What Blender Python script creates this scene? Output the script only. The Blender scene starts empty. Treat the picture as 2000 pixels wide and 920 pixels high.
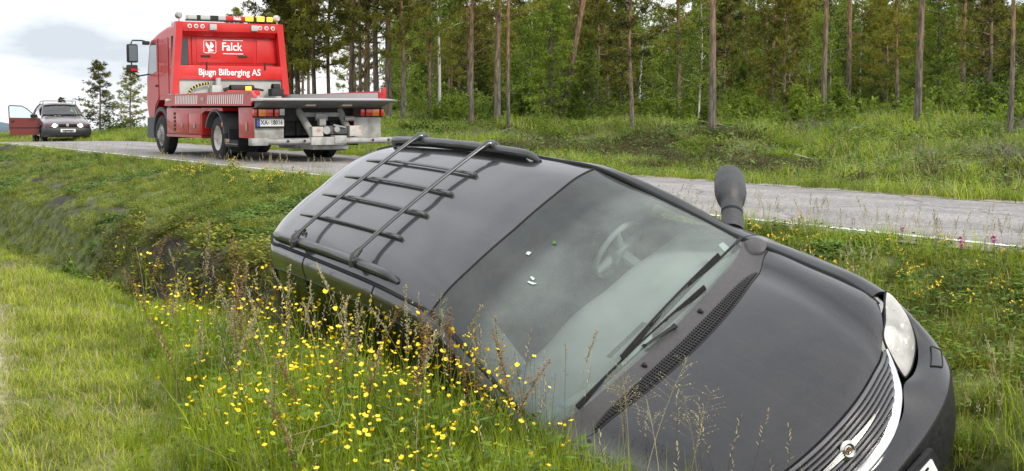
import bpy, bmesh, math, random
import numpy as np
from mathutils import Vector, Matrix
R = math.radians
scn = bpy.context.scene
col = scn.collection
rng = np.random.default_rng(7)
random.seed(7)

# ------------------------------------------------------------------ camera
EYE = 1.1
FPX = 2651.9                                   # focal length in pixels of a 2000 px wide picture
PITCH = math.atan(253 / FPX)
cam = bpy.data.cameras.new('camera')
cam.sensor_width = 36
cam.lens = 36 * FPX / 2000
cam.clip_start = 0.05
cam.clip_end = 9000
cam_o = bpy.data.objects.new('camera', cam)
col.objects.link(cam_o)
cam_o.location = (0, 0, EYE)
cam_o.rotation_euler = (math.pi / 2 - PITCH, 0, 0)
scn.camera = cam_o

# ------------------------------------------------------------------ sky, sun, exposure
SUN_EL, SUN_AZ = R(40), R(138)                 # high behind the clouds, behind the camera and to its right
world = bpy.data.worlds.new('World')
scn.world = world
world.use_nodes = True
wn, wl = world.node_tree.nodes, world.node_tree.links
wn.clear()
out = wn.new('ShaderNodeOutputWorld')
sky = wn.new('ShaderNodeTexSky')
sky.sky_type = 'NISHITA'
sky.sun_disc = False
sky.sun_elevation = SUN_EL
sky.sun_rotation = SUN_AZ
bg1 = wn.new('ShaderNodeBackground'); bg1.inputs[1].default_value = 0.11
wl.new(sky.outputs[0], bg1.inputs[0])
tc = wn.new('ShaderNodeTexCoord')
mp = wn.new('ShaderNodeMapping'); mp.inputs['Scale'].default_value = (1.0, 1.0, 3.6)
mp.inputs['Location'].default_value = (8.826, 4.549, 8.987)
wl.new(tc.outputs['Generated'], mp.inputs[0])
nz = wn.new('ShaderNodeTexNoise'); nz.inputs['Scale'].default_value = 4.2
nz.inputs['Detail'].default_value = 7; nz.inputs['Roughness'].default_value = 0.52
wl.new(mp.outputs[0], nz.inputs[0])
rp = wn.new('ShaderNodeValToRGB')
e = rp.color_ramp.elements
e[0].position = 0.37; e[0].color = (0.56, 0.61, 0.68, 1)
e[1].position = 0.56; e[1].color = (1.05, 1.05, 1.05, 1)
m = rp.color_ramp.elements.new(0.46); m.color = (0.84, 0.88, 0.93, 1)
wl.new(nz.outputs[0], rp.inputs[0])
# overcast sky: brighter towards the zenith
sp = wn.new('ShaderNodeSeparateXYZ'); wl.new(tc.outputs['Generated'], sp.inputs[0])
zr = wn.new('ShaderNodeMapRange')
zr.inputs['From Min'].default_value = 0.0; zr.inputs['From Max'].default_value = 1.0
zr.inputs['To Min'].default_value = 1.0; zr.inputs['To Max'].default_value = 1.55
wl.new(sp.outputs[2], zr.inputs[0])
bg2 = wn.new('ShaderNodeBackground')
# higher up the cloud sheet is even and bright, its ragged underside shows only towards the horizon
hz = wn.new('ShaderNodeMapRange'); hz.inputs['From Min'].default_value = 0.12; hz.inputs['From Max'].default_value = 0.45
wl.new(sp.outputs[2], hz.inputs[0])
hs = wn.new('ShaderNodeMath'); hs.operation = 'MULTIPLY'; hs.inputs[1].default_value = 0.72; wl.new(hz.outputs[0], hs.inputs[0])
hm = wn.new('ShaderNodeMixRGB'); hm.inputs[2].default_value = (0.86, 0.88, 0.93, 1)
wl.new(hs.outputs[0], hm.inputs[0]); wl.new(rp.outputs[0], hm.inputs[1])
wl.new(hm.outputs[0], bg2.inputs[0]); wl.new(zr.outputs[0], bg2.inputs[1])
mx = wn.new('ShaderNodeMixShader')
mx.inputs[0].default_value = 0.93
wl.new(bg1.outputs[0], mx.inputs[1]); wl.new(bg2.outputs[0], mx.inputs[2])
wl.new(mx.outputs[0], out.inputs[0])

sun = bpy.data.lights.new('sun', 'SUN')
sun.energy = 2.3
sun.angle = R(12)
sun.color = (1.0, 0.94, 0.84)
sun_o = bpy.data.objects.new('sun', sun)
col.objects.link(sun_o)
sd = Vector((math.sin(SUN_AZ) * math.cos(SUN_EL), math.cos(SUN_AZ) * math.cos(SUN_EL), math.sin(SUN_EL)))
sun_o.rotation_euler = sd.to_track_quat('Z', 'Y').to_euler()
sun_o.location = sd * 50

scn.view_settings.view_transform = 'Standard'
scn.view_settings.look = 'None'
scn.view_settings.exposure = 0.34
scn.view_settings.gamma = 1.0
scn.cycles.max_bounces = 7
scn.cycles.transparent_max_bounces = 12
scn.cycles.glossy_bounces = 4
scn.cycles.use_denoising = True

# ------------------------------------------------------------------ helpers
def lin(c):
    return tuple(((v / 255) / 12.92 if v / 255 <= 0.04045 else ((v / 255 + 0.055) / 1.055) ** 2.4) for v in c)

MATS = {}
def mat(name, color=(0.5, 0.5, 0.5), rough=0.6, metal=0.0, coat=0.0, coat_rough=0.05, var=0.0, scale=20.0, bump=0.0,
        bscale=None, spec=0.5, trans=0.0, emit=None, estr=0.0, color2=None, lo=0.35, hi=0.65, dust=0.0, alpha=1.0):
    if name in MATS: return MATS[name]
    m = bpy.data.materials.new(name); m.use_nodes = True
    n, l = m.node_tree.nodes, m.node_tree.links
    b = n['Principled BSDF']
    b.inputs['Base Color'].default_value = (*color, 1)
    b.inputs['Roughness'].default_value = rough
    b.inputs['Metallic'].default_value = metal
    b.inputs['Coat Weight'].default_value = coat
    b.inputs['Coat Roughness'].default_value = coat_rough
    b.inputs['Specular IOR Level'].default_value = spec
    b.inputs['Transmission Weight'].default_value = trans
    if emit:
        b.inputs['Emission Color'].default_value = (*emit, 1); b.inputs['Emission Strength'].default_value = estr
    tcn = n.new('ShaderNodeTexCoord')
    if var > 0 or color2:
        t = n.new('ShaderNodeTexNoise'); t.inputs['Scale'].default_value = scale; t.inputs['Detail'].default_value = 6
        l.new(tcn.outputs['Object'], t.inputs[0])
        r = n.new('ShaderNodeValToRGB'); r.color_ramp.elements[0].position = lo; r.color_ramp.elements[1].position = hi
        c2 = color2 or tuple(min(1, c * (1 + var)) for c in color)
        c1 = color if color2 else tuple(c * (1 - var) for c in color)
        r.color_ramp.elements[0].color = (*c1, 1); r.color_ramp.elements[1].color = (*c2, 1)
        l.new(t.outputs[0], r.inputs[0]); l.new(r.outputs[0], b.inputs['Base Color'])
        rr = n.new('ShaderNodeMapRange'); rr.inputs['To Min'].default_value = rough * 0.8; rr.inputs['To Max'].default_value = min(1, rough * 1.25)
        l.new(t.outputs[0], rr.inputs[0]); l.new(rr.outputs[0], b.inputs['Roughness'])
    if bump > 0:
        t2 = n.new('ShaderNodeTexNoise'); t2.inputs['Scale'].default_value = bscale or scale * 3; t2.inputs['Detail'].default_value = 4
        l.new(tcn.outputs['Object'], t2.inputs[0])
        bp = n.new('ShaderNodeBump'); bp.inputs['Strength'].default_value = bump; bp.inputs['Distance'].default_value = 0.01
        l.new(t2.outputs[0], bp.inputs['Height']); l.new(bp.outputs[0], b.inputs['Normal'])
    MATS[name] = m
    return m

class MB:
    """collects geometry, then links it as ONE mesh object"""
    def __init__(s, S=1.0): s.v = []; s.f = []; s.m = []; s.S = S; s.cm = 0
    def add(s, vs, fs, mi=None):
        o = len(s.v); s.v += [tuple(float(c) for c in v) for v in vs]
        s.f += [tuple(i + o for i in f) for f in fs]; s.m += [s.cm if mi is None else mi] * len(fs); return s
    def box(s, c, d, M=None, bev=0.0, mi=None):
        bm = bmesh.new(); bmesh.ops.create_cube(bm, size=1)
        for v in bm.verts: v.co = Vector((v.co.x * d[0], v.co.y * d[1], v.co.z * d[2]))
        if bev > 0: bmesh.ops.bevel(bm, geom=bm.edges[:], offset=bev, segments=2, profile=0.6, affect='EDGES')
        bm.verts.index_update()
        M = M or Matrix.Identity(3)
        vs = [M @ v.co + Vector(c) for v in bm.verts]; fs = [[v.index for v in f.verts] for f in bm.faces]
        bm.free(); return s.add(vs, fs, mi)
    def b2(s, x0, x1, y0, y1, z0, z1, bev=0.0, mi=None):
        return s.box(((x0 + x1) / 2, (y0 + y1) / 2, (z0 + z1) / 2), (abs(x1 - x0), abs(y1 - y0), abs(z1 - z0)), None, bev, mi)
    def tube(s, pts, r, n=10, cap=True, flat=None, mi=None):
        P = [Vector(p) for p in pts]; k = len(P); rs = r if hasattr(r, '__len__') else [r] * k
        T = []
        for i in range(k):
            a = P[min(i + 1, k - 1)] - P[max(i - 1, 0)]; T.append(a.normalized())
        ref = Vector((0, 0, 1)) if abs(T[0].z) < 0.9 else Vector((1, 0, 0))
        N = (ref - T[0] * ref.dot(T[0])).normalized(); vs = []
        for i in range(k):
            N = (N - T[i] * N.dot(T[i])).normalized(); B = T[i].cross(N)
            for j in range(n):
                a = 2 * math.pi * j / n; w = flat if flat else 1.0
                vs.append(P[i] + (N * math.cos(a) * w + B * math.sin(a)) * rs[i])
        fs = [(i * n + j, i * n + (j + 1) % n, (i + 1) * n + (j + 1) % n, (i + 1) * n + j) for i in range(k - 1) for j in range(n)]
        if cap: fs += [tuple(range(n))[::-1], tuple((k - 1) * n + j for j in range(n))]
        return s.add(vs, fs, mi)
    def lathe(s, prof, axis='y', c=(0, 0, 0), n=28, mi=None):
        vs = []
        for (a, r) in prof:
            for j in range(n):
                t = 2 * math.pi * j / n; p, q = r * math.cos(t), r * math.sin(t)
                vs.append({'x': (a, p, q), 'y': (q, a, p), 'z': (p, q, a)}[axis])
        vs = [(v[0] + c[0], v[1] + c[1], v[2] + c[2]) for v in vs]
        k = len(prof)
        fs = [(i * n + j, i * n + (j + 1) % n, (i + 1) * n + (j + 1) % n, (i + 1) * n + j) for i in range(k - 1) for j in range(n)]
        return s.add(vs, fs, mi)
    def prism(s, poly, ax, a0, a1, mi=None):
        """poly of 2D points in the plane normal to ax, extruded a0..a1"""
        def P(q, a): return {'x': (a, q[0], q[1]), 'y': (q[0], a, q[1]), 'z': (q[0], q[1], a)}[ax]
        n = len(poly)
        vs = [P(q, a0) for q in poly] + [P(q, a1) for q in poly]
        fs = [tuple(range(n))[::-1], tuple(range(n, 2 * n))] + [(i, (i + 1) % n, n + (i + 1) % n, n + i) for i in range(n)]
        return s.add(vs, fs, mi)
    def grid(s, G, mi=None, flip=False):
        m, n = len(G), len(G[0]); vs = [p for row in G for p in row]
        fs = [(i * n + j, i * n + j + 1, (i + 1) * n + j + 1, (i + 1) * n + j) for i in range(m - 1) for j in range(n - 1)]
        if flip: fs = [f[::-1] for f in fs]
        return s.add(vs, fs, mi)
    def build(s, name, ms, parent=None, smooth=30, fix=True, M=None, **props):
        me = bpy.data.meshes.new(name)
        v = np.array(s.v, float) * s.S
        if M is not None: v = v @ np.array(M)[:3, :3].T + np.array(M)[:3, 3]
        me.from_pydata(v.tolist(), [], s.f)
        ms = ms if isinstance(ms, (list, tuple)) else [ms]
        for q in ms: me.materials.append(q)
        if len(ms) > 1: me.polygons.foreach_set('material_index', s.m)
        if fix:
            bm = bmesh.new(); bm.from_mesh(me); bmesh.ops.remove_doubles(bm, verts=bm.verts[:], dist=1e-5)
            bmesh.ops.recalc_face_normals(bm, faces=bm.faces[:]); bm.to_mesh(me); bm.free()
        if smooth:
            me.shade_smooth(); me.set_sharp_from_angle(angle=R(smooth))
        me.update()
        return link(name, me, parent, **props)

def link(name, me, parent=None, **props):
    o = bpy.data.objects.new(name, me); col.objects.link(o)
    if parent is not None: o.parent = parent
    for k, v in props.items(): o[k] = v
    return o
def empty(name, M, **props):
    o = link(name, None, None, **props); o.empty_display_size = 0.2
    if isinstance(M, Matrix): o.matrix_world = M
    else: o.location = M
    return o
def text_mesh(txt, size, name, material, parent, M, bold=0.0, depth=0.004, squeeze=1.0, spacing=1.0, align='CENTER'):
    cu = bpy.data.curves.new(name, 'FONT'); cu.body = txt; cu.size = size; cu.extrude = depth; cu.offset = bold
    cu.align_x = align; cu.align_y = 'CENTER'; cu.space_character = spacing; cu.resolution_u = 3
    t = bpy.data.objects.new(name, cu); col.objects.link(t)
    dg = bpy.context.evaluated_depsgraph_get(); dg.update()
    me = bpy.data.meshes.new_from_object(t.evaluated_get(dg)); bpy.data.objects.remove(t); bpy.data.curves.remove(cu)
    me.transform(M @ Matrix.Diagonal((squeeze, 1, 1, 1))); me.materials.clear(); me.materials.append(material)
    return link(name, me, parent)
def frame_m(o, x, y):
    """4x4 with text x axis and y axis given in parent space"""
    x = Vector(x).normalized(); y = Vector(y); y = (y - x * y.dot(x)).normalized(); z = x.cross(y)
    return Matrix(((x.x, y.x, z.x, o[0]), (x.y, y.y, z.y, o[1]), (x.z, y.z, z.z, o[2]), (0, 0, 0, 1)))

def spl(P, n):
    """Catmull-Rom through the rows of P with chord-length knots; n steps per span"""
    P = np.array(P, float); k = len(P)
    if k == 2: return np.array([P[0] + (P[1] - P[0]) * t for t in np.linspace(0, 1, n + 1)])
    d = np.linalg.norm(np.diff(P, axis=0), axis=1).clip(1e-4)
    T = np.zeros_like(P)
    for i in range(1, k - 1):
        T[i] = ((P[i] - P[i - 1]) / d[i - 1] * d[i] + (P[i + 1] - P[i]) / d[i] * d[i - 1]) / (d[i] + d[i - 1])
    T[0] = 2 * (P[1] - P[0]) / d[0] - T[1]; T[-1] = 2 * (P[-1] - P[-2]) / d[-1] - T[-2]
    o = []
    for i in range(k - 1):
        for j in range(n + (i == k - 2)):
            t = j / n; h = d[i]
            o.append((2*t**3-3*t**2+1)*P[i] + (t**3-2*t**2+t)*h*T[i] + (-2*t**3+3*t**2)*P[i+1] + (t**3-t**2)*h*T[i+1])
    return np.array(o)
def surf(C, nu, nv):
    """C[m][k] control points -> dense grid, interpolated along each row then along each column"""
    A = np.array([spl(row, nv) for row in C])
    return np.stack([spl(A[:, j], nu) for j in range(A.shape[1])], 1)
def mirror(G):
    """half grid whose first column is y=0 -> full grid"""
    L = G[:, ::-1].copy(); L[..., 1] *= -1
    return np.concatenate([L[:, :-1], G], 1)
def normals(G):
    du = np.gradient(G, axis=0); dv = np.gradient(G, axis=1); N = np.cross(du, dv)
    return N / (np.linalg.norm(N, axis=2, keepdims=True) + 1e-9)

# ------------------------------------------------------------------ the lie of the land: s runs along the road, l across it
UX, UY = -0.53342789, 0.84584555
def sl(x, y): return x * UX + y * UY, x * UY - y * UX
def xy(s, l): return s * UX + l * UY, s * UY - l * UX
_pl = [-60, -5, 1.0, 2.6, 3.1, 3.4, 3.75, 4.1, 4.5, 5.22, 5.55, 6.0, 7.4, 8.15, 8.5, 12.9, 13.25, 14.2, 15.6, 18, 22, 30, 45, 80, 400, 4000]
_pz = [-.6, -.45, -.40, -.41, -.46, -.68, -1.15, -1.45, -1.52, -1.32, -.62, -.45, -.17, -.04, .008, .008, -.0, -.10, -.04, .10, .22, .32, .38, .5, 2.0, 2.0]
def drop(s, l):
    t = np.clip(s - 38, 0, 10); z = -.0014 * t**2 - .024 * np.clip(s - 48, 0, None)
    w = 1 - np.clip((l - 14) / 9, 0, 1); w = np.maximum(w, 1 - np.clip((l / np.maximum(s, 1) - .315) / .08, 0, 1)); w = np.maximum(w, np.clip((s - 120) / 60, 0, 1))
    return z * w
def vnoise(x, y, seed=0):
    x = np.asarray(x, float); y = np.asarray(y, float)
    xi = np.floor(x).astype(np.int64); yi = np.floor(y).astype(np.int64); xf = x - xi; yf = y - yi
    def h(a, b):
        n = (a * 374761393 + b * 668265263 + seed * 974711) & 0xffffffff
        n = ((n ^ (n >> 13)) * 1274126177) & 0xffffffff
        return ((n ^ (n >> 16)) & 0xffff) / 65535.0
    u = xf * xf * (3 - 2 * xf); v = yf * yf * (3 - 2 * yf)
    return (h(xi, yi) * (1 - u) + h(xi + 1, yi) * u) * (1 - v) + (h(xi, yi + 1) * (1 - u) + h(xi + 1, yi + 1) * u) * v - .5
def gz(s, l):
    s = np.asarray(s, float); l = np.asarray(l, float)
    z = np.interp(l, _pl, _pz) + drop(s, l)
    a = np.clip(np.minimum(np.abs(l - 8.3) / 2.5, np.abs(l - 13.3) / 2.0), 0, 1) * ~((l > 8.4) & (l < 13.2))
    z = z + a * (.10 * vnoise(s * .8, l * .8, 1) + .06 * vnoise(s * 2.6, l * 2.6, 2) * (np.abs(l - 4.6) < 2.4) + .035 * vnoise(s * 5, l * 5, 4))
    z = z + np.clip((l - 14) / 3, 0, 1) * (.45 * vnoise(s * .28, l * .28, 3) + .2 * vnoise(s * .9, l * .9, 5)) * (l < 90)
    return z
def gxy(x, y):
    s, l = sl(x, y); return float(gz(s, l))
# ------------------------------------------------------------------ ground, road
def ground_material():
    m = bpy.data.materials.new('soil_and_turf'); m.use_nodes = True
    n, l = m.node_tree.nodes, m.node_tree.links; b = n['Principled BSDF']; b.inputs['Roughness'].default_value = .95
    at = n.new('ShaderNodeAttribute'); at.attribute_name = 'cover'
    tcn = n.new('ShaderNodeTexCoord')
    t = n.new('ShaderNodeTexNoise'); t.inputs['Scale'].default_value = 9; t.inputs['Detail'].default_value = 8
    l.new(tcn.outputs['Object'], t.inputs[0])
    g = n.new('ShaderNodeValToRGB'); g.color_ramp.elements[0].color = (.050, .066, .016, 1); g.color_ramp.elements[1].color = (.14, .165, .042, 1)
    g.color_ramp.elements[0].position = .35; g.color_ramp.elements[1].position = .65
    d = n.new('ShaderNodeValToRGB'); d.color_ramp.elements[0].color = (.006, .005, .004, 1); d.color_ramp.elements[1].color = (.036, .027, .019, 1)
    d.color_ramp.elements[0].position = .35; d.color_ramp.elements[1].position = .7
    l.new(t.outputs[0], g.inputs[0]); l.new(t.outputs[0], d.inputs[0])
    at2 = n.new('ShaderNodeAttribute'); at2.attribute_name = 'mown'
    lw = n.new('ShaderNodeValToRGB'); lw.color_ramp.elements[0].color = (.085, .105, .022, 1); lw.color_ramp.elements[1].color = (.20, .205, .055, 1)
    lw.color_ramp.elements[0].position = .35; lw.color_ramp.elements[1].position = .65; l.new(t.outputs[0], lw.inputs[0])
    gm = n.new('ShaderNodeMixRGB'); l.new(at2.outputs['Fac'], gm.inputs[0]); l.new(g.outputs[0], gm.inputs[1]); l.new(lw.outputs[0], gm.inputs[2])
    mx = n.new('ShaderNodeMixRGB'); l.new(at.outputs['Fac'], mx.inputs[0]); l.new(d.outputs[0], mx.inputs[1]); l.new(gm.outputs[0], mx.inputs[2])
    at3 = n.new('ShaderNodeAttribute'); at3.attribute_name = 'trod'
    td = n.new('ShaderNodeValToRGB'); td.color_ramp.elements[0].color = (.34, .27, .18, 1); td.color_ramp.elements[1].color = (.62, .54, .42, 1); l.new(t.outputs[0], td.inputs[0])
    mt = n.new('ShaderNodeMixRGB'); l.new(at3.outputs['Fac'], mt.inputs[0]); l.new(mx.outputs[0], mt.inputs[1]); l.new(td.outputs[0], mt.inputs[2])
    l.new(mt.outputs[0], b.inputs['Base Color'])
    bp = n.new('ShaderNodeBump'); bp.inputs['Strength'].default_value = .7; bp.inputs['Distance'].default_value = .03
    l.new(t.outputs[0], bp.inputs['Height']); l.new(bp.outputs[0], b.inputs['Normal'])
    return m
def axis(parts):
    o = []
    for a, b_, st in parts: o += list(np.arange(a, b_ - 1e-6, st))
    return np.array(o + [parts[-1][1]])
S_ = axis([(-4000, -400, 900), (-400, -60, 85), (-60, -10, 5), (-10, 0, .8), (0, 30, .16), (30, 60, .5), (60, 140, 2), (140, 500, 30), (500, 4000, 350)])
L_ = axis([(-4000, -400, 900), (-400, -60, 85), (-60, -10, 5), (-10, 0, .8), (0, 8.2, .13), (8.2, 8.6, .1), (8.6, 8.9, .15), (8.9, 12.8, .6), (12.8, 18, .25), (18, 40, .6), (40, 100, 3), (100, 400, 30), (400, 4000, 360)])
SS, LL = np.meshgrid(S_, L_, indexing='ij')
ZZ = gz(SS, LL)
inroad = (LL > 8.75) & (LL < 12.9)
ZZ = np.where(inroad, np.interp(LL, _pl, _pz) + drop(SS, LL) - .03, ZZ)
XX, YY = xy(SS, LL)
def track(s, l):
    """dry trodden strip at the near edge of the lawn"""
    return np.clip((1.22 + (s - 5.84) * .21 + .10 * vnoise(s * 2.2, l * 2.2, 77) - l) / .14, 0, 1) * np.clip((s - 6.2) / .5, 0, 1) * np.clip((11.5 - s) / 2, 0, 1)
# bare soil: where the wheels and the hulk tore the ditch up, worn patches
def bare(s, l):
    b = np.clip(1.3 - np.abs(l - 4.55) / .95, 0, 1) * np.clip((s - 4) / 3, 0, 1) * np.clip((15.5 - s) / 4, 0, 1)
    b = np.maximum(b, 1.05 * np.clip(1.45 - np.abs(l - 5.2) / .62, 0, 1) * np.clip((s - 8.2) / .8, 0, 1) * np.clip((20 - s) / 3, 0, 1))
    b = np.maximum(b, .8 * np.clip(1.1 - np.abs(l - (5.0 + .10 * (s - 14))) / .5, 0, 1) * ((s > 14) & (s < 34)) * (vnoise(s * .7, l * 1.5, 12) > -.1))
    b = np.maximum(b, np.clip(1 - ((s - 39.5) / 2.6)**2 - ((l - 8.1) / .8)**2, 0, 1))
    return np.clip(b + 1.1 * vnoise(s * 1.3, l * 1.3, 9) * (b > .05), 0, 1)
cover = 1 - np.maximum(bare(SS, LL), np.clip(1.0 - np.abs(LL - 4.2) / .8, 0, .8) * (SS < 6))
me = bpy.data.meshes.new('ground')
nv = SS.shape[1]
idx = np.arange(SS.size).reshape(SS.shape)
F = np.stack([idx[:-1, :-1], idx[:-1, 1:], idx[1:, 1:], idx[1:, :-1]], -1).reshape(-1, 4)
me.from_pydata(np.stack([XX, YY, ZZ], -1).reshape(-1, 3).tolist(), [], F.tolist())
a = me.attributes.new('cover', 'FLOAT', 'POINT'); a.data.foreach_set('value', cover.reshape(-1).astype(np.float32))
a = me.attributes.new('mown', 'FLOAT', 'POINT'); a.data.foreach_set('value', np.clip((2.75 - LL) / .5, 0, 1).reshape(-1).astype(np.float32))
a = me.attributes.new('trod', 'FLOAT', 'POINT'); a.data.foreach_set('value', track(SS, LL).reshape(-1).astype(np.float32))
me.materials.append(ground_material()); me.shade_smooth()
bm = bmesh.new(); bm.from_mesh(me); bmesh.ops.recalc_face_normals(bm, faces=bm.faces[:])
if sum(f.normal.z for f in bm.faces) < 0: bmesh.ops.reverse_faces(bm, faces=bm.faces[:])
bm.to_mesh(me); bm.free()
link('ground', me, kind='structure')

def asphalt():
    m = bpy.data.materials.new('old_pale_asphalt'); m.use_nodes = True
    n, l = m.node_tree.nodes, m.node_tree.links; b = n['Principled BSDF']; b.inputs['Roughness'].default_value = .85
    tcn = n.new('ShaderNodeTexCoord')
    v = n.new('ShaderNodeTexVoronoi'); v.inputs['Scale'].default_value = 55; l.new(tcn.outputs['Object'], v.inputs[0])
    t = n.new('ShaderNodeTexNoise'); t.inputs['Scale'].default_value = 1.1; t.inputs['Detail'].default_value = 8; l.new(tcn.outputs['Object'], t.inputs[0])
    t3 = n.new('ShaderNodeTexNoise'); t3.inputs['Scale'].default_value = 26; t3.inputs['Detail'].default_value = 5; l.new(tcn.outputs['Object'], t3.inputs[0])
    r = n.new('ShaderNodeValToRGB'); r.color_ramp.elements[0].color = (.205, .192, .184, 1); r.color_ramp.elements[1].color = (.35, .33, .318, 1)
    r.color_ramp.elements[0].position = .3; r.color_ramp.elements[1].position = .75
    l.new(v.outputs['Color'], r.inputs[0])
    m1 = n.new('ShaderNodeMixRGB'); m1.blend_type = 'MULTIPLY'; m1.inputs[0].default_value = .55
    r2 = n.new('ShaderNodeValToRGB'); r2.color_ramp.elements[0].color = (.72, .72, .73, 1); r2.color_ramp.elements[1].color = (1.2, 1.18, 1.17, 1)
    r2.color_ramp.elements[0].position = .35; r2.color_ramp.elements[1].position = .65
    l.new(t.outputs[0], r2.inputs[0]); l.new(r.outputs[0], m1.inputs[1]); l.new(r2.outputs[0], m1.inputs[2])
    m2 = n.new('ShaderNodeMixRGB'); m2.blend_type = 'MULTIPLY'; m2.inputs[0].default_value = .32
    r3 = n.new('ShaderNodeValToRGB'); r3.color_ramp.elements[0].color = (.6, .6, .6, 1); r3.color_ramp.elements[1].color = (1.25, 1.25, 1.25, 1)
    r3.color_ramp.elements[0].position = .4; r3.color_ramp.elements[1].position = .6
    l.new(t3.outputs[0], r3.inputs[0]); l.new(m1.outputs[0], m2.inputs[1]); l.new(r3.outputs[0], m2.inputs[2])
    # wheel tracks worn darker, a few sealed cracks
    tr_ = n.new('ShaderNodeVectorMath'); tr_.operation = 'DOT_PRODUCT'; tr_.inputs[1].default_value = (UY, -UX, 0); l.new(tcn.outputs['Object'], tr_.inputs[0])
    sn = n.new('ShaderNodeMath'); sn.operation = 'MULTIPLY'; sn.inputs[1].default_value = 2 * math.pi / 1.15; l.new(tr_.outputs['Value'], sn.inputs[0])
    s2n = n.new('ShaderNodeMath'); s2n.operation = 'SINE'; l.new(sn.outputs[0], s2n.inputs[0])
    s3 = n.new('ShaderNodeMath'); s3.operation = 'MULTIPLY_ADD'; s3.inputs[1].default_value = .08; s3.inputs[2].default_value = .94; l.new(s2n.outputs[0], s3.inputs[0])
    cr = n.new('ShaderNodeTexVoronoi'); cr.feature = 'DISTANCE_TO_EDGE'; cr.inputs['Scale'].default_value = .55; l.new(tcn.outputs['Object'], cr.inputs[0])
    wv = n.new('ShaderNodeTexNoise'); wv.inputs['Scale'].default_value = 2.5; wv.inputs['Detail'].default_value = 6; l.new(tcn.outputs['Object'], wv.inputs[0])
    wmx = n.new('ShaderNodeMixRGB'); wmx.inputs[0].default_value = .25; l.new(tcn.outputs['Object'], wmx.inputs[1]); l.new(wv.outputs['Color'], wmx.inputs[2]); l.new(wmx.outputs[0], cr.inputs[0])
    cm = n.new('ShaderNodeMapRange'); cm.inputs['From Min'].default_value = .004; cm.inputs['From Max'].default_value = .012; cm.inputs['To Min'].default_value = .62; l.new(cr.outputs['Distance'], cm.inputs[0])
    s4 = n.new('ShaderNodeMath'); s4.operation = 'MULTIPLY'; l.new(s3.outputs[0], s4.inputs[0]); l.new(cm.outputs[0], s4.inputs[1])
    m5 = n.new('ShaderNodeVectorMath'); m5.operation = 'SCALE'; l.new(m2.outputs[0], m5.inputs[0]); l.new(s4.outputs[0], m5.inputs['Scale'])
    l.new(m5.outputs[0], b.inputs['Base Color'])
    bp = n.new('ShaderNodeBump'); bp.inputs['Strength'].default_value = .5; bp.inputs['Distance'].default_value = .008
    l.new(v.outputs['Distance'], bp.inputs['Height']); l.new(bp.outputs[0], b.inputs['Normal'])
    return m
def ribbon(l0, l1, dz, s0=-40., s1=300., nl=6, wob=0.0, seed=0, ds=.5, thick=.0):
    ss = np.concatenate([np.arange(s0, 60, ds), np.arange(60, s1 + 1, 3)])
    G = []
    for s in ss:
        a = l0 + wob * float(vnoise(s * 1.7, seed, seed)); b = l1 + wob * float(vnoise(s * 1.7, seed + 9, seed + 3))
        row = []
        for l_ in np.linspace(a, b, nl):
            x, y = xy(s, l_); row.append((x, y, .022 - .0012 * (l_ - 10.7)**2 + float(drop(s, l_)) + dz))
        G.append(row)
    return np.array(G)
mb = MB(); mb.grid(ribbon(8.42, 13.22, 0, wob=.10, seed=2, nl=9)); road = mb.build('road', asphalt(), kind='structure')
for p_ in road.data.polygons: pass
def worn_paint(name, c, c2, lo, hi):
    return mat(name, c, .7, color2=c2, scale=7, lo=lo, hi=hi)
mb = MB(); mb.grid(ribbon(8.80, 8.90, .005, nl=2)); mb.build('road_edge_line', worn_paint('worn_white_paint', (.30, .29, .28), (.78, .78, .76), .33, .47), kind='structure')
mb = MB(); mb.grid(ribbon(12.80, 12.88, .005, nl=2)); mb.build('road_edge_line', worn_paint('faded_line_paint', (.26, .23, .17), (.52, .43, .24), .42, .60), kind='structure')

# far ridges across the valley, beyond the crest of the road
def ridge(name, D, pts, cmat, depth=300, seed=1, amp=6):
    us = np.array([p[0] for p in pts], float); zs = np.array([p[1] for p in pts], float)
    U = np.linspace(us[0], us[-1], 90); G = []
    for k, (dd, hh) in enumerate([(-.25, 0), (-.12, .45), (-.04, .82), (0, 1), (.06, .8), (.2, 0)]):
        row = []
        for u in U:
            y = D * (1 + dd); top = EYE + np.interp(u, us, zs) / FPX * D
            z = (-.03 * D - 10) * (1 - hh) + top * hh + amp * float(vnoise(u / 30., k * .7, seed)) * hh
            row.append(((u - 1000) / FPX * D, y, z))
        G.append(row)
    mb = MB(); mb.grid(np.array(G)); return mb.build(name, cmat, kind='structure', smooth=60)
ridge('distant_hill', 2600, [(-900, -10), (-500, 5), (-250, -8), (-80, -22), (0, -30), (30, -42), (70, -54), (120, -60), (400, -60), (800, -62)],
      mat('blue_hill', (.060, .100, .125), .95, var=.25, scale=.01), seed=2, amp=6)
ridge('wooded_rise', 420, [(-900, -40), (-300, -44), (-60, -50), (40, -52), (100, -49), (170, -56), (400, -58), (800, -60)],
      mat('distant_wood', (.035, .06, .03), .95, var=.5, scale=.12, bump=.6), seed=5, amp=2.2)
# ------------------------------------------------------------------ the black minivan lying in the ditch
PI = math.pi
VM = Matrix(((0.508943, 0.708564, -0.488788, 1.868712), (-0.860224, 0.397877, -0.318918, 6.229971), (-0.031496, 0.582778, 0.812021, -1.012514), (0, 0, 0, 1)))

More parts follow.
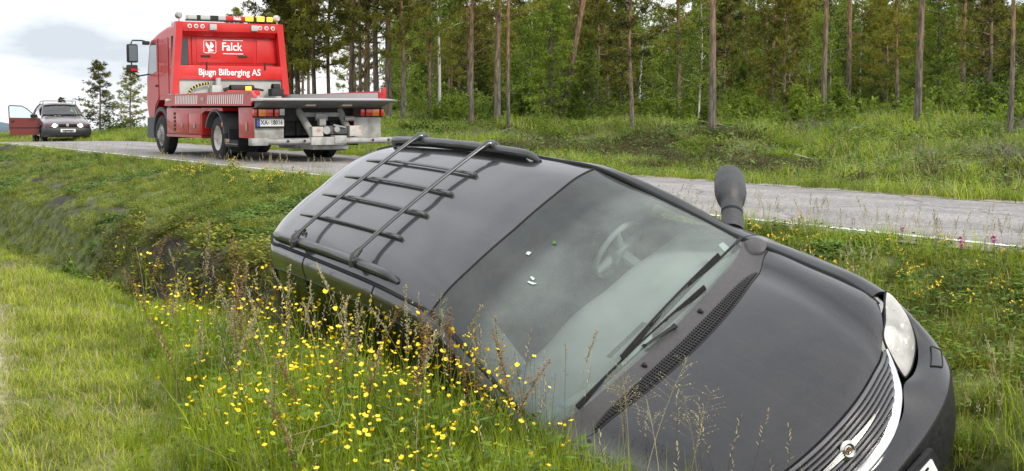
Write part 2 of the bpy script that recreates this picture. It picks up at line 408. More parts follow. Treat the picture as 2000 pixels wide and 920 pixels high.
def paint_material():
    m = bpy.data.materials.new('dusty_black_metallic'); m.use_nodes = True
    n, l = m.node_tree.nodes, m.node_tree.links; b = n['Principled BSDF']
    tcn = n.new('ShaderNodeTexCoord')
    t = n.new('ShaderNodeTexNoise'); t.inputs['Scale'].default_value = 2.2; t.inputs['Detail'].default_value = 9; t.inputs['Roughness'].default_value = .62
    l.new(tcn.outputs['Object'], t.inputs[0])
    f = n.new('ShaderNodeTexNoise'); f.inputs['Scale'].default_value = 160; f.inputs['Detail'].default_value = 3
    l.new(tcn.outputs['Object'], f.inputs[0])
    base = n.new('ShaderNodeValToRGB'); base.color_ramp.elements[0].color = (.009, .0088, .010, 1); base.color_ramp.elements[1].color = (.018, .0175, .019, 1)
    base.color_ramp.elements[0].position = .38; base.color_ramp.elements[1].position = .62
    l.new(f.outputs[0], base.inputs[0]); l.new(base.outputs[0], b.inputs['Base Color'])
    b.inputs['Metallic'].default_value = .55; b.inputs['Roughness'].default_value = .42
    b.inputs['Coat Weight'].default_value = 1.0; b.inputs['Coat IOR'].default_value = 1.47
    rr = n.new('ShaderNodeMapRange'); rr.inputs['From Min'].default_value = .4; rr.inputs['From Max'].default_value = .65
    rr.inputs['To Min'].default_value = .025; rr.inputs['To Max'].default_value = .065
    l.new(t.outputs[0], rr.inputs[0]); l.new(rr.outputs[0], b.inputs['Coat Roughness'])
    # road dust
    d = n.new('ShaderNodeBsdfDiffuse'); d.inputs[0].default_value = (.36, .335, .32, 1)
    dm = n.new('ShaderNodeMapRange'); dm.inputs['From Min'].default_value = .35; dm.inputs['From Max'].default_value = .7
    dm.inputs['To Min'].default_value = .004; dm.inputs['To Max'].default_value = .032
    l.new(t.outputs[0], dm.inputs[0])
    sp_ = n.new('ShaderNodeTexVoronoi'); sp_.inputs['Scale'].default_value = 26; l.new(tcn.outputs['Object'], sp_.inputs[0])
    st = n.new('ShaderNodeMath'); st.operation = 'LESS_THAN'; st.inputs[1].default_value = .045; l.new(sp_.outputs['Distance'], st.inputs[0])
    f2 = n.new('ShaderNodeMath'); f2.operation = 'MULTIPLY'; f2.inputs[1].default_value = .10; l.new(st.outputs[0], f2.inputs[0])
    ad = n.new('ShaderNodeMath'); ad.operation = 'ADD'; l.new(dm.outputs[0], ad.inputs[0]); l.new(f2.outputs[0], ad.inputs[1])
    # wash streaks: dust drawn out along the body
    mps = n.new('ShaderNodeMapping'); mps.inputs['Scale'].default_value = (1.2, 14, 3); l.new(tcn.outputs['Object'], mps.inputs[0])
    ns = n.new('ShaderNodeTexNoise'); ns.inputs['Scale'].default_value = 2.0; ns.inputs['Detail'].default_value = 8; ns.inputs['Roughness'].default_value = .7; l.new(mps.outputs[0], ns.inputs[0])
    ms = n.new('ShaderNodeMapRange'); ms.inputs['From Min'].default_value = .50; ms.inputs['From Max'].default_value = .78; ms.inputs['To Max'].default_value = .028; l.new(ns.outputs[0], ms.inputs[0])
    ad2 = n.new('ShaderNodeMath'); ad2.operation = 'ADD'; l.new(ad.outputs[0], ad2.inputs[0]); l.new(ms.outputs[0], ad2.inputs[1]); ad = ad2
    mx_ = n.new('ShaderNodeMixShader'); l.new(ad.outputs[0], mx_.inputs[0]); l.new(b.outputs[0], mx_.inputs[1]); l.new(d.outputs[0], mx_.inputs[2])
    l.new(mx_.outputs[0], n['Material Output'].inputs[0])
    return m
def glass_material(name, tint, dust, refl=1.6, rough=.01, band=False, dustc=(.42, .47, .44)):
    """a single pane: what shows through is tinted, mirror on top by Fresnel, a film of dust"""
    m = bpy.data.materials.new(name); m.use_nodes = True
    n, l = m.node_tree.nodes, m.node_tree.links; n.remove(n['Principled BSDF'])
    tr = n.new('ShaderNodeBsdfTransparent'); tr.inputs[0].default_value = (*tint, 1)
    gl = n.new('ShaderNodeBsdfGlossy'); gl.inputs['Roughness'].default_value = rough
    fr = n.new('ShaderNodeFresnel'); fr.inputs[0].default_value = refl
    mx1 = n.new('ShaderNodeMixShader'); l.new(fr.outputs[0], mx1.inputs[0]); l.new(tr.outputs[0], mx1.inputs[1]); l.new(gl.outputs[0], mx1.inputs[2])
    df = n.new('ShaderNodeBsdfDiffuse'); df.inputs[0].default_value = (*dustc, 1)
    tcn = n.new('ShaderNodeTexCoord'); t = n.new('ShaderNodeTexNoise'); t.inputs['Scale'].default_value = 2.5; t.inputs['Detail'].default_value = 9; t.inputs['Roughness'].default_value = .65
    l.new(tcn.outputs['Object'], t.inputs[0])
    mr = n.new('ShaderNodeMapRange'); mr.inputs['From Min'].default_value = .35; mr.inputs['From Max'].default_value = .65
    mr.inputs['To Min'].default_value = dust * .6; mr.inputs['To Max'].default_value = dust * 1.35
    l.new(t.outputs[0], mr.inputs[0])
    mx2 = n.new('ShaderNodeMixShader'); l.new(mr.outputs[0], mx2.inputs[0]); l.new(mx1.outputs[0], mx2.inputs[1]); l.new(df.outputs[0], mx2.inputs[2])
    l.new(mx2.outputs[0], n['Material Output'].inputs[0])
    if band:                                       # tinted sun band along the top of the windscreen
        sp_ = n.new('ShaderNodeSeparateXYZ'); l.new(tcn.outputs['Object'], sp_.inputs[0])
        m3 = n.new('ShaderNodeMapRange'); m3.interpolation_type = 'SMOOTHSTEP'
        m3.inputs['From Min'].default_value = -1.84; m3.inputs['From Max'].default_value = -1.70
        l.new(sp_.outputs[0], m3.inputs[0])
        cm = n.new('ShaderNodeMixRGB'); cm.inputs[1].default_value = (.08, .09, .095, 1); cm.inputs[2].default_value = (*tint, 1)
        l.new(m3.outputs[0], cm.inputs[0]); l.new(cm.outputs[0], tr.inputs[0])
        mm = n.new('ShaderNodeMath'); mm.operation = 'MULTIPLY_ADD'; mm.inputs[1].default_value = .55; mm.inputs[2].default_value = .45
        l.new(m3.outputs[0], mm.inputs[0])
        m4 = n.new('ShaderNodeMath'); m4.operation = 'MULTIPLY'; l.new(mm.outputs[0], m4.inputs[0]); l.new(mr.outputs[0], m4.inputs[1])
        l.new(m4.outputs[0], mx2.inputs[0])
    return m
PAINT = paint_material()
BLACKPL = mat('black_plastic', (.016, .016, .017), .5, var=.3, scale=40, bump=.15, bscale=220, spec=.28)
GREYPL = mat('weathered_cowl_plastic', (.068, .064, .064), .55, var=.10, scale=50, bump=.15, bscale=200)
MIRPL = mat('grained_mirror_plastic', (.040, .040, .041), .45, var=.2, scale=60, bump=.2, bscale=300, spec=.5)
RUBBER = mat('black_rubber', (.014, .014, .014), .75, spec=.3)
CHROME = mat('chrome', (.82, .83, .85), .08, 1.0)
DARKGL = glass_material('smoked_glass', (.10, .12, .11), .02, 1.5, dustc=(.3, .3, .26))
WSGL = glass_material('windscreen_glass', (.84, .91, .87), .205, 1.58, band=True)
FRIT = mat('black_glass_edge', (.012, .012, .013), .25, coat=1)
CABIN = mat('grey_interior', (.26, .275, .265), .8, var=.1, scale=30)
DASHM = mat('pale_dashboard', (.42, .455, .435), .75, var=.06, scale=4)
SEATM = mat('seat_cloth', (.20, .215, .21), .9, var=.2, scale=60)
TYRE = mat('tyre_rubber', (.020, .019, .018), .85, var=.4, scale=12)
ALLOY = mat('alloy_rim', (.42, .42, .42), .4, .8)

van = empty('minivan', VM, label='black minivan lying tilted on its side in the ditch, roof towards the camera', category='minivan')
# control stations of the flank, left side: roof seam, door top, window top, belt, bulge, sill, underside
def st(x, *p): return [(x if len(q) == 2 else q[0], *q[-2:]) for q in p]
SIDE = [
    [(-4.70, .50, 1.665), (-4.74, .53, 1.60), (-4.80, .60, 1.48), (-4.87, .78, 1.0), (-4.89, .83, .75), (-4.90, .84, .40), (-4.88, .78, .25)],
    st(-4.58, (.556, 1.662), (.590, 1.60), (.648, 1.50), (.85, 1.0), (.91, .75), (.91, .40), (.83, .25)),
    st(-4.35, (.575, 1.677), (.612, 1.615), (.665, 1.53), (.88, 1.0), (.945, .75), (.95, .40), (.90, .25)),
    st(-3.85, (.597, 1.690), (.634, 1.632), (.688, 1.56), (.92, 1.0), (.98, .75), (.98, .40), (.93, .25)),
    st(-3.25, (.615, 1.690), (.652, 1.632), (.705, 1.565), (.93, 1.0), (.99, .75), (.985, .40), (.93, .25)),
    st(-2.75, (.626, 1.675), (.663, 1.617), (.716, 1.55), (.935, 1.0), (.99, .75), (.985, .40), (.93, .25)),
    st(-2.42, (.636, 1.652), (.673, 1.595), (.727, 1.525), (.935, 1.0), (.99, .75), (.985, .40), (.93, .25)),
    st(-2.08, (.652, 1.618), (.692, 1.565), (.742, 1.49), (.935, 1.0), (.99, .75), (.985, .40), (.93, .25)),
    st(-1.65, (.714, 1.378), (.760, 1.34), (.806, 1.275), (.935, 1.0), (.99, .75), (.985, .40), (.93, .25)),
    st(-1.25, (.775, 1.125), (.822, 1.105), (.865, 1.075), (.93, 1.0), (.985, .75), (.98, .40), (.93, .25)),
    st(-1.10, (.800, 1.055), (.855, 1.045), (.893, 1.01), (.935, .94), (.975, .72), (.975, .40), (.93, .25)),
    st(-.80, (.798, .978), (.862, .968), (.900, .93), (.938, .86), (.965, .68), (.97, .40), (.93, .25)),
    st(-.58, (.797, .915), (.862, .905), (.900, .86), (.935, .78), (.955, .62), (.96, .40), (.93, .25)),
    st(-.44, (.780, .862), (.858, .838), (.893, .78), (.922, .68), (.945, .55), (.95, .40), (.92, .25)),
]
for st_ in SIDE[1:9]: st_[1] = (st_[1][0], st_[1][1] + .010, st_[1][2] + .031)
NS, NC = 6, 5
SG = surf(SIDE, NS, NC)
DG_ = surf(SIDE[:1] + SIDE[2:] if False else SIDE, NS, NC)
def arch(G, cx, r=.375, cz=.34):
    G = G.copy(); dx = G[..., 0] - cx; dz = G[..., 2] - cz; d = np.hypot(dx, dz)
    w = (d < r) & (G[..., 2] < cz + r + .02) & (d > r * .55)
    for i, j in zip(*np.where(w)):
        k = r / max(d[i, j], 1e-4); G[i, j, 0] = cx + dx[i, j] * k; G[i, j, 2] = cz + dz[i, j] * k
    return G, (d <= r * .55)
def panel(name, G, material, parent, inset=.0, flange=.018, drop_mask=None, **props):
    """sheet with its rim turned inwards"""
    N = normals(G); c = np.array([-2.4, 0, .7]); sgn = np.sign(((G - c) * N).sum(-1).mean()) or 1; N = N * sgn
    mb = MB(); m, n = G.shape[:2]
    vs = G.reshape(-1, 3); fs = []
    for i in range(m - 1):
        for j in range(n - 1):
            if drop_mask is not None and (drop_mask[i, j] or drop_mask[i+1, j] or drop_mask[i, j+1] or drop_mask[i+1, j+1]): continue
            fs.append((i * n + j, i * n + j + 1, (i + 1) * n + j + 1, (i + 1) * n + j))
    if flange:
        rim = [(i, 0) for i in range(m)] + [(m - 1, j) for j in range(1, n)] + [(i, n - 1) for i in range(m - 2, -1, -1)] + [(0, j) for j in range(n - 2, 0, -1)]
        b0 = len(vs); inner = np.array([G[i, j] - N[i, j] * flange for i, j in rim]); vs = np.concatenate([vs, inner]); k = len(rim)
        for a in range(k):
            b_ = (a + 1) % k; fs.append((rim[a][0] * n + rim[a][1], rim[b_][0] * n + rim[b_][1], b0 + b_, b0 + a))
    mb.add(vs, fs); return mb.build(name, material, parent, smooth=42, **props)
def shrink(G, a=.0035):
    """pull the four edges in by a metres to leave a shut line"""
    G = G.copy()
    def mv(E, I):
        d = I - E; return E + d / (np.linalg.norm(d, axis=-1, keepdims=True) + 1e-9) * a
    g = G.copy()
    G[0] = mv(g[0], g[1]); G[-1] = mv(g[-1], g[-2]); g = G.copy()
    G[:, 0] = mv(g[:, 0], g[:, 1]); G[:, -1] = mv(g[:, -1], g[:, -2]); return G
def seam(mb, line, r=.006, sink=.004, N=None):
    mb.tube(line if N is None else line - N * sink, r, 6)

SPANS = {'rear_quarter_panel': (0, 3), 'sliding_door': (3, 5), 'front_door': (5, 9), 'front_fender': (9, 13)}
for sy in (1, -1):
    M3 = np.array([1, sy, 1])
    side_lab = 'driver' if sy > 0 else 'passenger'
    seams = MB()
    for nm, (a, b) in SPANS.items():
        G = SG[a * NS:b * NS + 1] * M3
        if nm == 'front_fender':
            G2, dm = arch(G, -.95); panel(nm, shrink(G2), PAINT, van, drop_mask=dm)
            continue
        up = G[:, :2 * NC + 1]; lo = G[:, 3 * NC:]
        o = panel(nm, shrink(up), PAINT, van)
        dm = None
        if nm == 'rear_quarter_panel': lo, dm = arch(lo, -3.87)
        p2 = panel('lower_' + nm if nm != 'rear_quarter_panel' else 'wheel_arch_panel', shrink(lo), PAINT, van, drop_mask=dm)
        # the pane, a little below the paint
        g0, g1 = (a * NS + (5 if a == 0 else 0), b * NS - (0 if b < 9 else 5))
        W = SG[g0:g1 + 1, 2 * NC:3 * NC + 1].copy(); N = normals(SG)[g0:g1 + 1, 2 * NC:3 * NC + 1]; N = N * np.sign(N[..., 1:2].mean())
        Wg = (W - N * .006) * M3
        MB().grid(Wg).build('side_window', DARKGL, van, smooth=60)
        fr_ = MB()
        for line in (Wg[0], Wg[-1], Wg[:, 0]): fr_.tube(line, .010, 6)
        if b == 9 or a == 0:
            q = (SG[b * NS - 5:b * NS + 1, 2 * NC:3 * NC + 1] if b == 9 else SG[:6, 2 * NC:3 * NC + 1]) * M3
            fr_.grid(q)
        fr_.tube(Wg[:, -1], .012, 6)
        fr_.build('window_frame', BLACKPL, van)
    for k in (3, 5): seams.tube(SG[k * NS] * M3 * np.array([1, .997, 1]), .006, 6)
    seams.tube(SG[:, 0] * M3 * np.array([1, 1, .9985]), .0135, 8)
    seams.build('seam_strip', RUBBER, van)
    # protective strip along the doors and a handle on each
    st_ = SG[2 * NS:9 * NS, 4 * NC + 1] * M3 + np.array([0, sy * .006, 0])
    MB().tube(st_, .02, 8, flat=1.4).build('rubbing_strip', BLACKPL, van)
    for hx in (-2.62, -2.95):
        MB().box((hx, sy * .965, .93), (.19, .03, .035), bev=.01).build('door_handle', PAINT, van)
    for wx in (-.95, -3.87):
        t = MB().lathe([(-.10, .20), (-.10, .30), (-.085, .33), (.085, .33), (.105, .30), (.10, .20)], 'y', (wx, sy * .82, .33), 36).build('wheel', TYRE, van)
        MB().lathe([(sy * .06, 0.0), (sy * .075, .05), (sy * .05, .08), (sy * .085, .17), (sy * .095, .205), (-sy * .05, .21)], 'y', (wx, sy * .82, .33), 30).build('rim', ALLOY, t)
        MB().lathe([(-.16, .385), (.13, .385)], 'y', (wx, sy * .80, .34), 24).build('wheel_arch_liner', RUBBER, van)

# roof, windscreen, cowl, bonnet: half grids from the centre line out
WST = [(-2.03, 0, 1.69), (-2.035, .32, 1.685), (-2.05, .52, 1.665), (-2.08, .652, 1.618)]
WSB = [(-1.03, 0, 1.155), (-1.06, .35, 1.15), (-1.12, .60, 1.135), (-1.23, .765, 1.12)]
WSM = [(-1.50, 0, 1.450), (-1.515, .335, 1.440), (-1.57, .57, 1.412), (-1.65, .714, 1.378)]
WSM2 = [(-1.24, 0, 1.300), (-1.265, .345, 1.292), (-1.33, .59, 1.270), (-1.43, .745, 1.245)]
ROOF = [WST,
    [(-2.42, 0, 1.732), (-2.42, .32, 1.727), (-2.42, .51, 1.702), (-2.42, .636, 1.652)],
    [(-2.75, 0, 1.753), (-2.75, .31, 1.748), (-2.75, .50, 1.724), (-2.75, .626, 1.675)],
    [(-3.25, 0, 1.768), (-3.25, .31, 1.763), (-3.25, .49, 1.738), (-3.25, .615, 1.690)],
    [(-3.85, 0, 1.766), (-3.85, .30, 1.761), (-3.85, .475, 1.737), (-3.85, .597, 1.690)],
    [(-4.35, 0, 1.752), (-4.35, .29, 1.747), (-4.35, .455, 1.723), (-4.35, .575, 1.677)],
    [(-4.58, 0, 1.738), (-4.58, .28, 1.733), (-4.58, .44, 1.709), (-4.58, .556, 1.662)],
    [(-4.72, 0, 1.715), (-4.72, .25, 1.712), (-4.71, .40, 1.695), (-4.70, .50, 1.665)]]
RG = mirror(surf(ROOF, 8, 7))
panel('roof', shrink(RG, .005), PAINT, van)
WG = mirror(surf([WSB, WSM2, WSM, WST], 8, 7))
WN = normals(WG); WN *= np.sign(WN[..., 2].mean())
MB().grid(WG - WN * .003).build('windscreen', WSGL, van, smooth=60)
# black printed rim of the windscreen
ed = MB(); m_, n_ = WG.shape[:2]
def rimstrip(outer, inner, off): ed.grid(np.stack([outer + off, inner + off], 0))
o_ = -.006
def lerp(a, b, t): return a + (b - a) * t
wl_ = np.linalg.norm(WG[:, 1] - WG[:, 0], axis=-1)
rimstrip(WG[:, 0], lerp(WG[:, 0], WG[:, 2], .42), np.array([0, 0, o_]))
rimstrip(WG[:, -1], lerp(WG[:, -1], WG[:, -3], .42), np.array([0, 0, o_]))
rimstrip(WG[-1], lerp(WG[-1], WG[-2], .55), np.array([0, 0, o_]))
rimstrip(WG[0], lerp(WG[0], WG[1], .55), np.array([0, 0, o_]))
ed.build('windscreen_border', FRIT, van)
sm = MB(); sm.tube(WG[-1] - WN[-1] * .002, .006, 6); sm.tube(WG[:, 0] - WN[:, 0] * .001, .009, 6); sm.tube(WG[:, -1] - WN[:, -1] * .001, .009, 6)
sm.build('windscreen_seal', RUBBER, van)

HOOD = [
    [(-.840, 0, 1.100), (-.868, .28, 1.096), (-.950, .52, 1.077), (-1.045, .70, 1.062), (-1.10, .800, 1.055)],
    [(-.60, 0, 1.045), (-.62, .27, 1.040), (-.66, .50, 1.020), (-.73, .68, 1.006), (-.80, .798, .978)],
    [(-.33, 0, .957), (-.34, .25, .953), (-.38, .46, .936), (-.455, .635, .935), (-.58, .797, .915)],
    [(-.14, 0, .862), (-.155, .23, .860), (-.195, .42, .850), (-.28, .595, .852), (-.47, .792, .876)],
    [(-.065, 0, .805), (-.08, .21, .806), (-.13, .38, .800), (-.215, .555, .797), (-.40, .775, .842)]]
for row_ in HOOD:
    a_, b_ = np.array(row_[2]), np.array(row_[3]); v_ = b_ + (a_ - b_) * .22 - np.array([0, 0, .013]); row_.insert(3, tuple(v_))
HG = mirror(surf(HOOD, 7, 7))
panel('bonnet', shrink(HG, .004), PAINT, van)
hs = MB(); hs.tube(HG[0] - np.array([0, 0, .006]), .008, 6); hs.tube(HG[:, 0] - np.array([0, 0, .004]), .006, 6); hs.tube(HG[:, -1] - np.array([0, 0, .004]), .006, 6)
hs.build('bonnet_seam', RUBBER, van)
# cowl between glass and bonnet
lo_ = spl(HOOD[0], 10); up_ = spl(WSB, 40 // 3)
def resamp(P, n):
    d = np.r_[0, np.cumsum(np.linalg.norm(np.diff(P, axis=0), axis=1))]; t = np.linspace(0, d[-1], n)
    return np.stack([np.interp(t, d, P[:, k]) for k in range(3)], 1)
lo_, up_ = resamp(lo_, 31), resamp(up_, 31)
rows = []
for t in np.linspace(0, 1, 6):
    q = lo_ * (1 - t) + up_ * t; q[:, 2] -= .012 * math.sin(PI * t); rows.append(q)
CG = mirror(np.array(rows)[:, :, :])
panel('cowl', CG, GREYPL, van, flange=.01)
# corner piece between cowl, pillar and wing is part of the fender; the vent lies in front of the cowl
y_ = np.linspace(-.615, .615, 79)
hx = np.interp(np.abs(y_), lo_[:, 1], lo_[:, 0]); hz = np.interp(np.abs(y_), lo_[:, 1], lo_[:, 2])
wv = .088 * (1 - (np.abs(y_) / .62)**2.6).clip(0, 1)**.75 + .002
sl_ = (np.interp(0, up_[:, 1], up_[:, 2]) - hz[39]) / .19
vent_f = np.stack([hx - .006, y_, hz + .004], 1); vent_b = np.stack([hx - .006 - wv, y_, hz + .006 + wv * .20], 1)
MB().grid(np.stack([vent_f, vent_b])).build('air_vent', mat('vent_black', (.006, .006, .006), .8), van)
vf = MB()
for i in range(1, 78):
    a, b = vent_f[i], vent_b[i]; q = np.array([0, .0016, 0]); h = np.array([0, 0, .007])
    vf.add([a - q, a + q, b + q, b - q, a - q + h, a + q + h, b + q + h, b - q + h], [(4, 5, 6, 7), (0, 4, 7, 3), (1, 2, 6, 5), (0, 1, 5, 4), (3, 7, 6, 2)])
for t in (.2, .4, .6, .8):
    vf.tube((vent_f * (1 - t) + vent_b * t) + np.array([0, 0, .006]), .0014, 4)
vf.build('vent_fins', mat('vent_fin_black', (.035, .033, .032), .55), van, kind='stuff')

# front: grille, chrome, emblem
GD = [(0, .245), (.20, .240), (.33, .215), (.42, .170), (.49, .105), (.525, .05), (.545, .0)]
gy = np.array([g[0] for g in GD]); gd = np.array([g[1] for g in GD])
fe = resamp(spl(HOOD[-1], 12), 60)
def face(y, d):
    ay = abs(y); x = np.interp(ay, fe[:, 1], fe[:, 0]); z = np.interp(ay, fe[:, 1], fe[:, 2])
    return np.array([x + d * .17 + .004, y, z - .004 - d * .985])
ys = np.linspace(-.543, .543, 61)
G = np.array([[face(y, np.interp(abs(y), gy, gd) * t) - np.array([.014, 0, 0]) for y in ys] for t in np.linspace(0, 1, 5)])
MB().grid(G).build('grille_back', mat('grille_black', (.010, .010, .011), .6), van)
GRB = mat('grille_bar_paint', (.095, .092, .096), .3, .3, coat=1, coat_rough=.08)
for k in range(9):
    d = .010 + k * .0265
    ym = float(np.interp(-d, -gd[::-1][::-1] if False else -gd, gy)) - .006
    pts = [face(y, d) + np.array([.004, 0, 0]) for y in np.linspace(-ym, ym, 41)]
    MB().tube(pts, .0118, 8, flat=.85).build('grille_bar', GRB, van)
rb = MB()
for k in range(8):
    d = .0233 + k * .0265; ym = float(np.interp(-d, -gd, gy)) - .01
    n_r = int(ym * 2 / .045); 
    for y in np.linspace(-ym, ym, n_r):
        rb.box(face(y + (.02 if k % 2 else 0), d) + np.array([.002, 0, 0]), (.014, .006, .016))
rb.build('grille_ribs', RUBBER, van, kind='stuff')
cp = [face(y, np.interp(abs(y), gy, gd) + .006) + np.array([.012, 0, 0]) for y in np.r_[np.linspace(-.548, -.40, 16), np.linspace(-.38, .38, 25), np.linspace(.40, .548, 16)]]
cp = list(spl(np.array(cp)[::4], 5))
cr = [.008 + .019 * min(1, (.56 - abs(p[1])) / .10) for p in cp]
MB().tube(cp, cr, 10, flat=.8).build('chrome_surround', CHROME, van)
# round badge with two tapering wings
ec = face(0, .112) + np.array([.022, 0, 0]); en = np.array([.985, 0, .17])
bd = MB(); e2 = np.array([-.17, 0, .985])
def ring(r, w, off):
    mb_ = MB(); P = [ec + en * off + np.array([0, 1, 0]) * r * math.cos(a) + e2 * r * math.sin(a) for a in np.linspace(0, 2 * PI, 33)]
    return P
SILV = mat('satin_chrome', (.62, .60, .56), .22, 1.0)
prof = [(0, .0), (.006, .015), (.004, .022), (.010, .031), (.004, .039), (.002, .046), (-.010, .046)]
vs = []; n = 28
for a, r in prof:
    for j in range(n):
        t = 2 * PI * j / n; vs.append(ec + en * a + np.array([0, 1, 0]) * r * math.cos(t) + e2 * r * math.sin(t))
bd.add(vs, [(i * n + j, i * n + (j + 1) % n, (i + 1) * n + (j + 1) % n, (i + 1) * n + j) for i in range(len(prof) - 1) for j in range(n)])
bdo = bd.build('badge', SILV, van)
star = MB()
for k in range(5):
    a = PI / 2 + k * 2 * PI / 5; a2 = a + 4 * PI / 5
    p1 = ec + en * .007 + np.array([0, 1, 0]) * .013 * math.cos(a) + e2 * .013 * math.sin(a); p2 = ec + en * .007 + np.array([0, 1, 0]) * .013 * math.cos(a2) + e2 * .013 * math.sin(a2)
    star.tube([p1, p2], .0018, 5)
star.build('badge_star', mat('badge_brown', (.25, .12, .06), .4, .5), bdo)
for sy in (1, -1):
    wg = MB()
    for off, w in ((-.011, .0075), (.0, .0085), (.011, .0075)):
        pts = []
        for t in np.linspace(0, 1, 12):
            y = sy * (.032 + t * (.235 - abs(off) * 3.6)); q = face(y, .112 - .004) + np.array([.020, 0, 0]) + e2 * (off * (1 - t * .55))
            pts.append(q)
        wg.tube(pts, [w * (1 - .75 * t) for t in np.linspace(0, 1, 12)], 8, flat=.7)
    wg.build('badge_wing', SILV, van)

# headlights
def zmix(a, b, n): return resamp(spl(a, 8), n)
HLI = [(-.435, .868, .832), (-.385, .80, .836), (-.31, .70, .816), (-.235, .590, .802), (-.205, .565, .70), (-.175, .552, .615)]
HLO = [(-.435, .870, .828), (-.392, .872, .735), (-.345, .848, .655), (-.30, .795, .600), (-.25, .70, .568), (-.175, .558, .598)]
LENS = glass_material('milky_headlight_lens', (.95, .95, .93), .52, 1.5, dustc=(.80, .78, .74))
REFL = mat('lamp_reflector', (.88, .87, .84), .35, .5)
for sy in (1, -1):
    A, B = resamp(spl(HLI, 8), 25), resamp(spl(HLO, 8), 25); rows = []
    for t in np.linspace(0, 1, 9):
        q = A * (1 - t) + B * t; bul = .045 * math.sin(PI * t) * np.sin(PI * np.linspace(0, 1, 25))**.6
        q = q + np.outer(bul, [.75, .55, .15]); rows.append(q * np.array([1, sy, 1]))
    IN_ = np.array(rows).copy(); cen = IN_.mean((0, 1)); IN_ = cen + (IN_ - cen) * .97; IN_ -= np.array([.05, sy * .035, 0])
    hl = MB().grid(np.array(rows)).build('headlight', LENS, van, smooth=60)
    MB().grid(IN_).build('lamp_housing', REFL, hl, smooth=60)
    for bx_, by_, bz_, br_ in ((-.262, .715, .675, .052), (-.315, .79, .71, .038), (-.235, .63, .70, .035)):
        dn = Vector((.80, .55, .25)).normalized(); a_1 = dn.cross(Vector((0, 0, 1))).normalized(); a_2 = dn.cross(a_1); vs = []
        for dd_, rr2 in ((.012, 1.0), (.004, .93), (-.012, .7), (-.022, .35), (-.006, .28), (-.004, .02)):
            for j in range(20): t_ = 2 * PI * j / 20; p_ = Vector((bx_, by_, bz_)) + dn * dd_ + (a_1 * math.cos(t_) + a_2 * math.sin(t_)) * br_ * rr2; vs.append((p_.x, p_.y * sy, p_.z))
        MB().add(vs, [(i * 20 + j, i * 20 + (j + 1) % 20, (i + 1) * 20 + (j + 1) % 20, (i + 1) * 20 + j) for i in range(5) for j in range(20)]).build('reflector_bowl', CHROME, hl)
    MB().tube(np.concatenate([A, B[::-1]]) * np.array([1, sy, 1]), .006, 6).build('headlight_seal', RUBBER, hl)

# bumper skin: nine columns from the centre round to the wheel arch
F0 = [(-.005, 0, .545), (-.022, .22, .548), (-.055, .38, .575), (-.125, .50, .62), (-.165, .60, .585), (-.245, .73, .57), (-.33, .84, .635), (-.42, .895, .74), (-.55, .918, .80)]
F1 = [(.045, 0, .525), (.032, .24, .525), (-.01, .42, .53), (-.065, .57, .54), (-.115, .68, .53), (-.20, .80, .525), (-.29, .885, .545), (-.40, .925, .60), (-.57, .945, .64)]
F2 = [(.095, 0, .49), (.082, .27, .487), (.035, .48, .475), (-.03, .64, .465), (-.11, .75, .45), (-.205, .845, .44), (-.305, .905, .435), (-.42, .94, .44), (-.59, .965, .44)]
F3 = [(.085, 0, .36), (.07, .27, .355), (.02, .49, .345), (-.05, .64, .335), (-.14, .74, .325), (-.24, .83, .32), (-.335, .885, .32), (-.44, .925, .32), (-.59, .955, .32)]
F4 = [(.06, 0, .24), (.045, .27, .24), (-.01, .47, .235), (-.08, .61, .23), (-.175, .70, .23), (-.27, .785, .23), (-.36, .845, .23), (-.45, .89, .23), (-.59, .95, .23)]
F5 = [(.03, 0, .17), (.015, .27, .17), (-.04, .47, .17), (-.11, .61, .17), (-.18, .72, .17), (-.27, .81, .17), (-.36, .86, .17), (-.46, .88, .17), (-.59, .88, .17)]
BU = mirror(surf([F0, F1, F2], 6, 5)); panel('bumper_upper', shrink(BU, .003), PAINT, van)
BL = mirror(surf([F2, F3, F4, F5], 6, 5)); BL = BL.copy()
panel('bumper_lower', shrink(BL, .004), BLACKPL, van)
MB().tube(BU[-1] - np.array([.004, 0, 0]), .006, 6).build('bumper_seam', RUBBER, van)
# number plate on a black carrier
pc = MB(); pc.box((.128, 0, .395), (.035, .60, .17), bev=.012); pco = pc.build('plate_carrier', BLACKPL, van)
MB().box((.150, 0, .393), (.012, .52, .112), bev=.003).build('number_plate', mat('plate_white', (.78, .78, .76), .35), van)
text_mesh('5', .115, 'plate_digit', mat('plate_black', (.01, .01, .01), .5), van, frame_m((.1575, .205, .393), (0, 1, 0), (0, 0, 1)), bold=.002, depth=.001, squeeze=.8)
for sy in (1, -1):
    jj = slice(63, 68) if sy > 0 else slice(-68 % BU.shape[1] + 0, -63 % BU.shape[1])
    BN = normals(BU); BN *= np.sign(BN[3, 40, 0]); Q = (BU + BN * .004)[4:9, 62:68].copy(); Q[..., 1] *= sy
    q = MB().grid(Q); cp_ = q.build('washer_cap', PAINT, van, smooth=60)
    rim_ = np.concatenate([Q[0], Q[1:, -1], Q[-1, ::-1][1:], Q[::-1, 0][1:]]); MB().tube(rim_, .0035, 5).build('cap_gap', RUBBER, cp_)

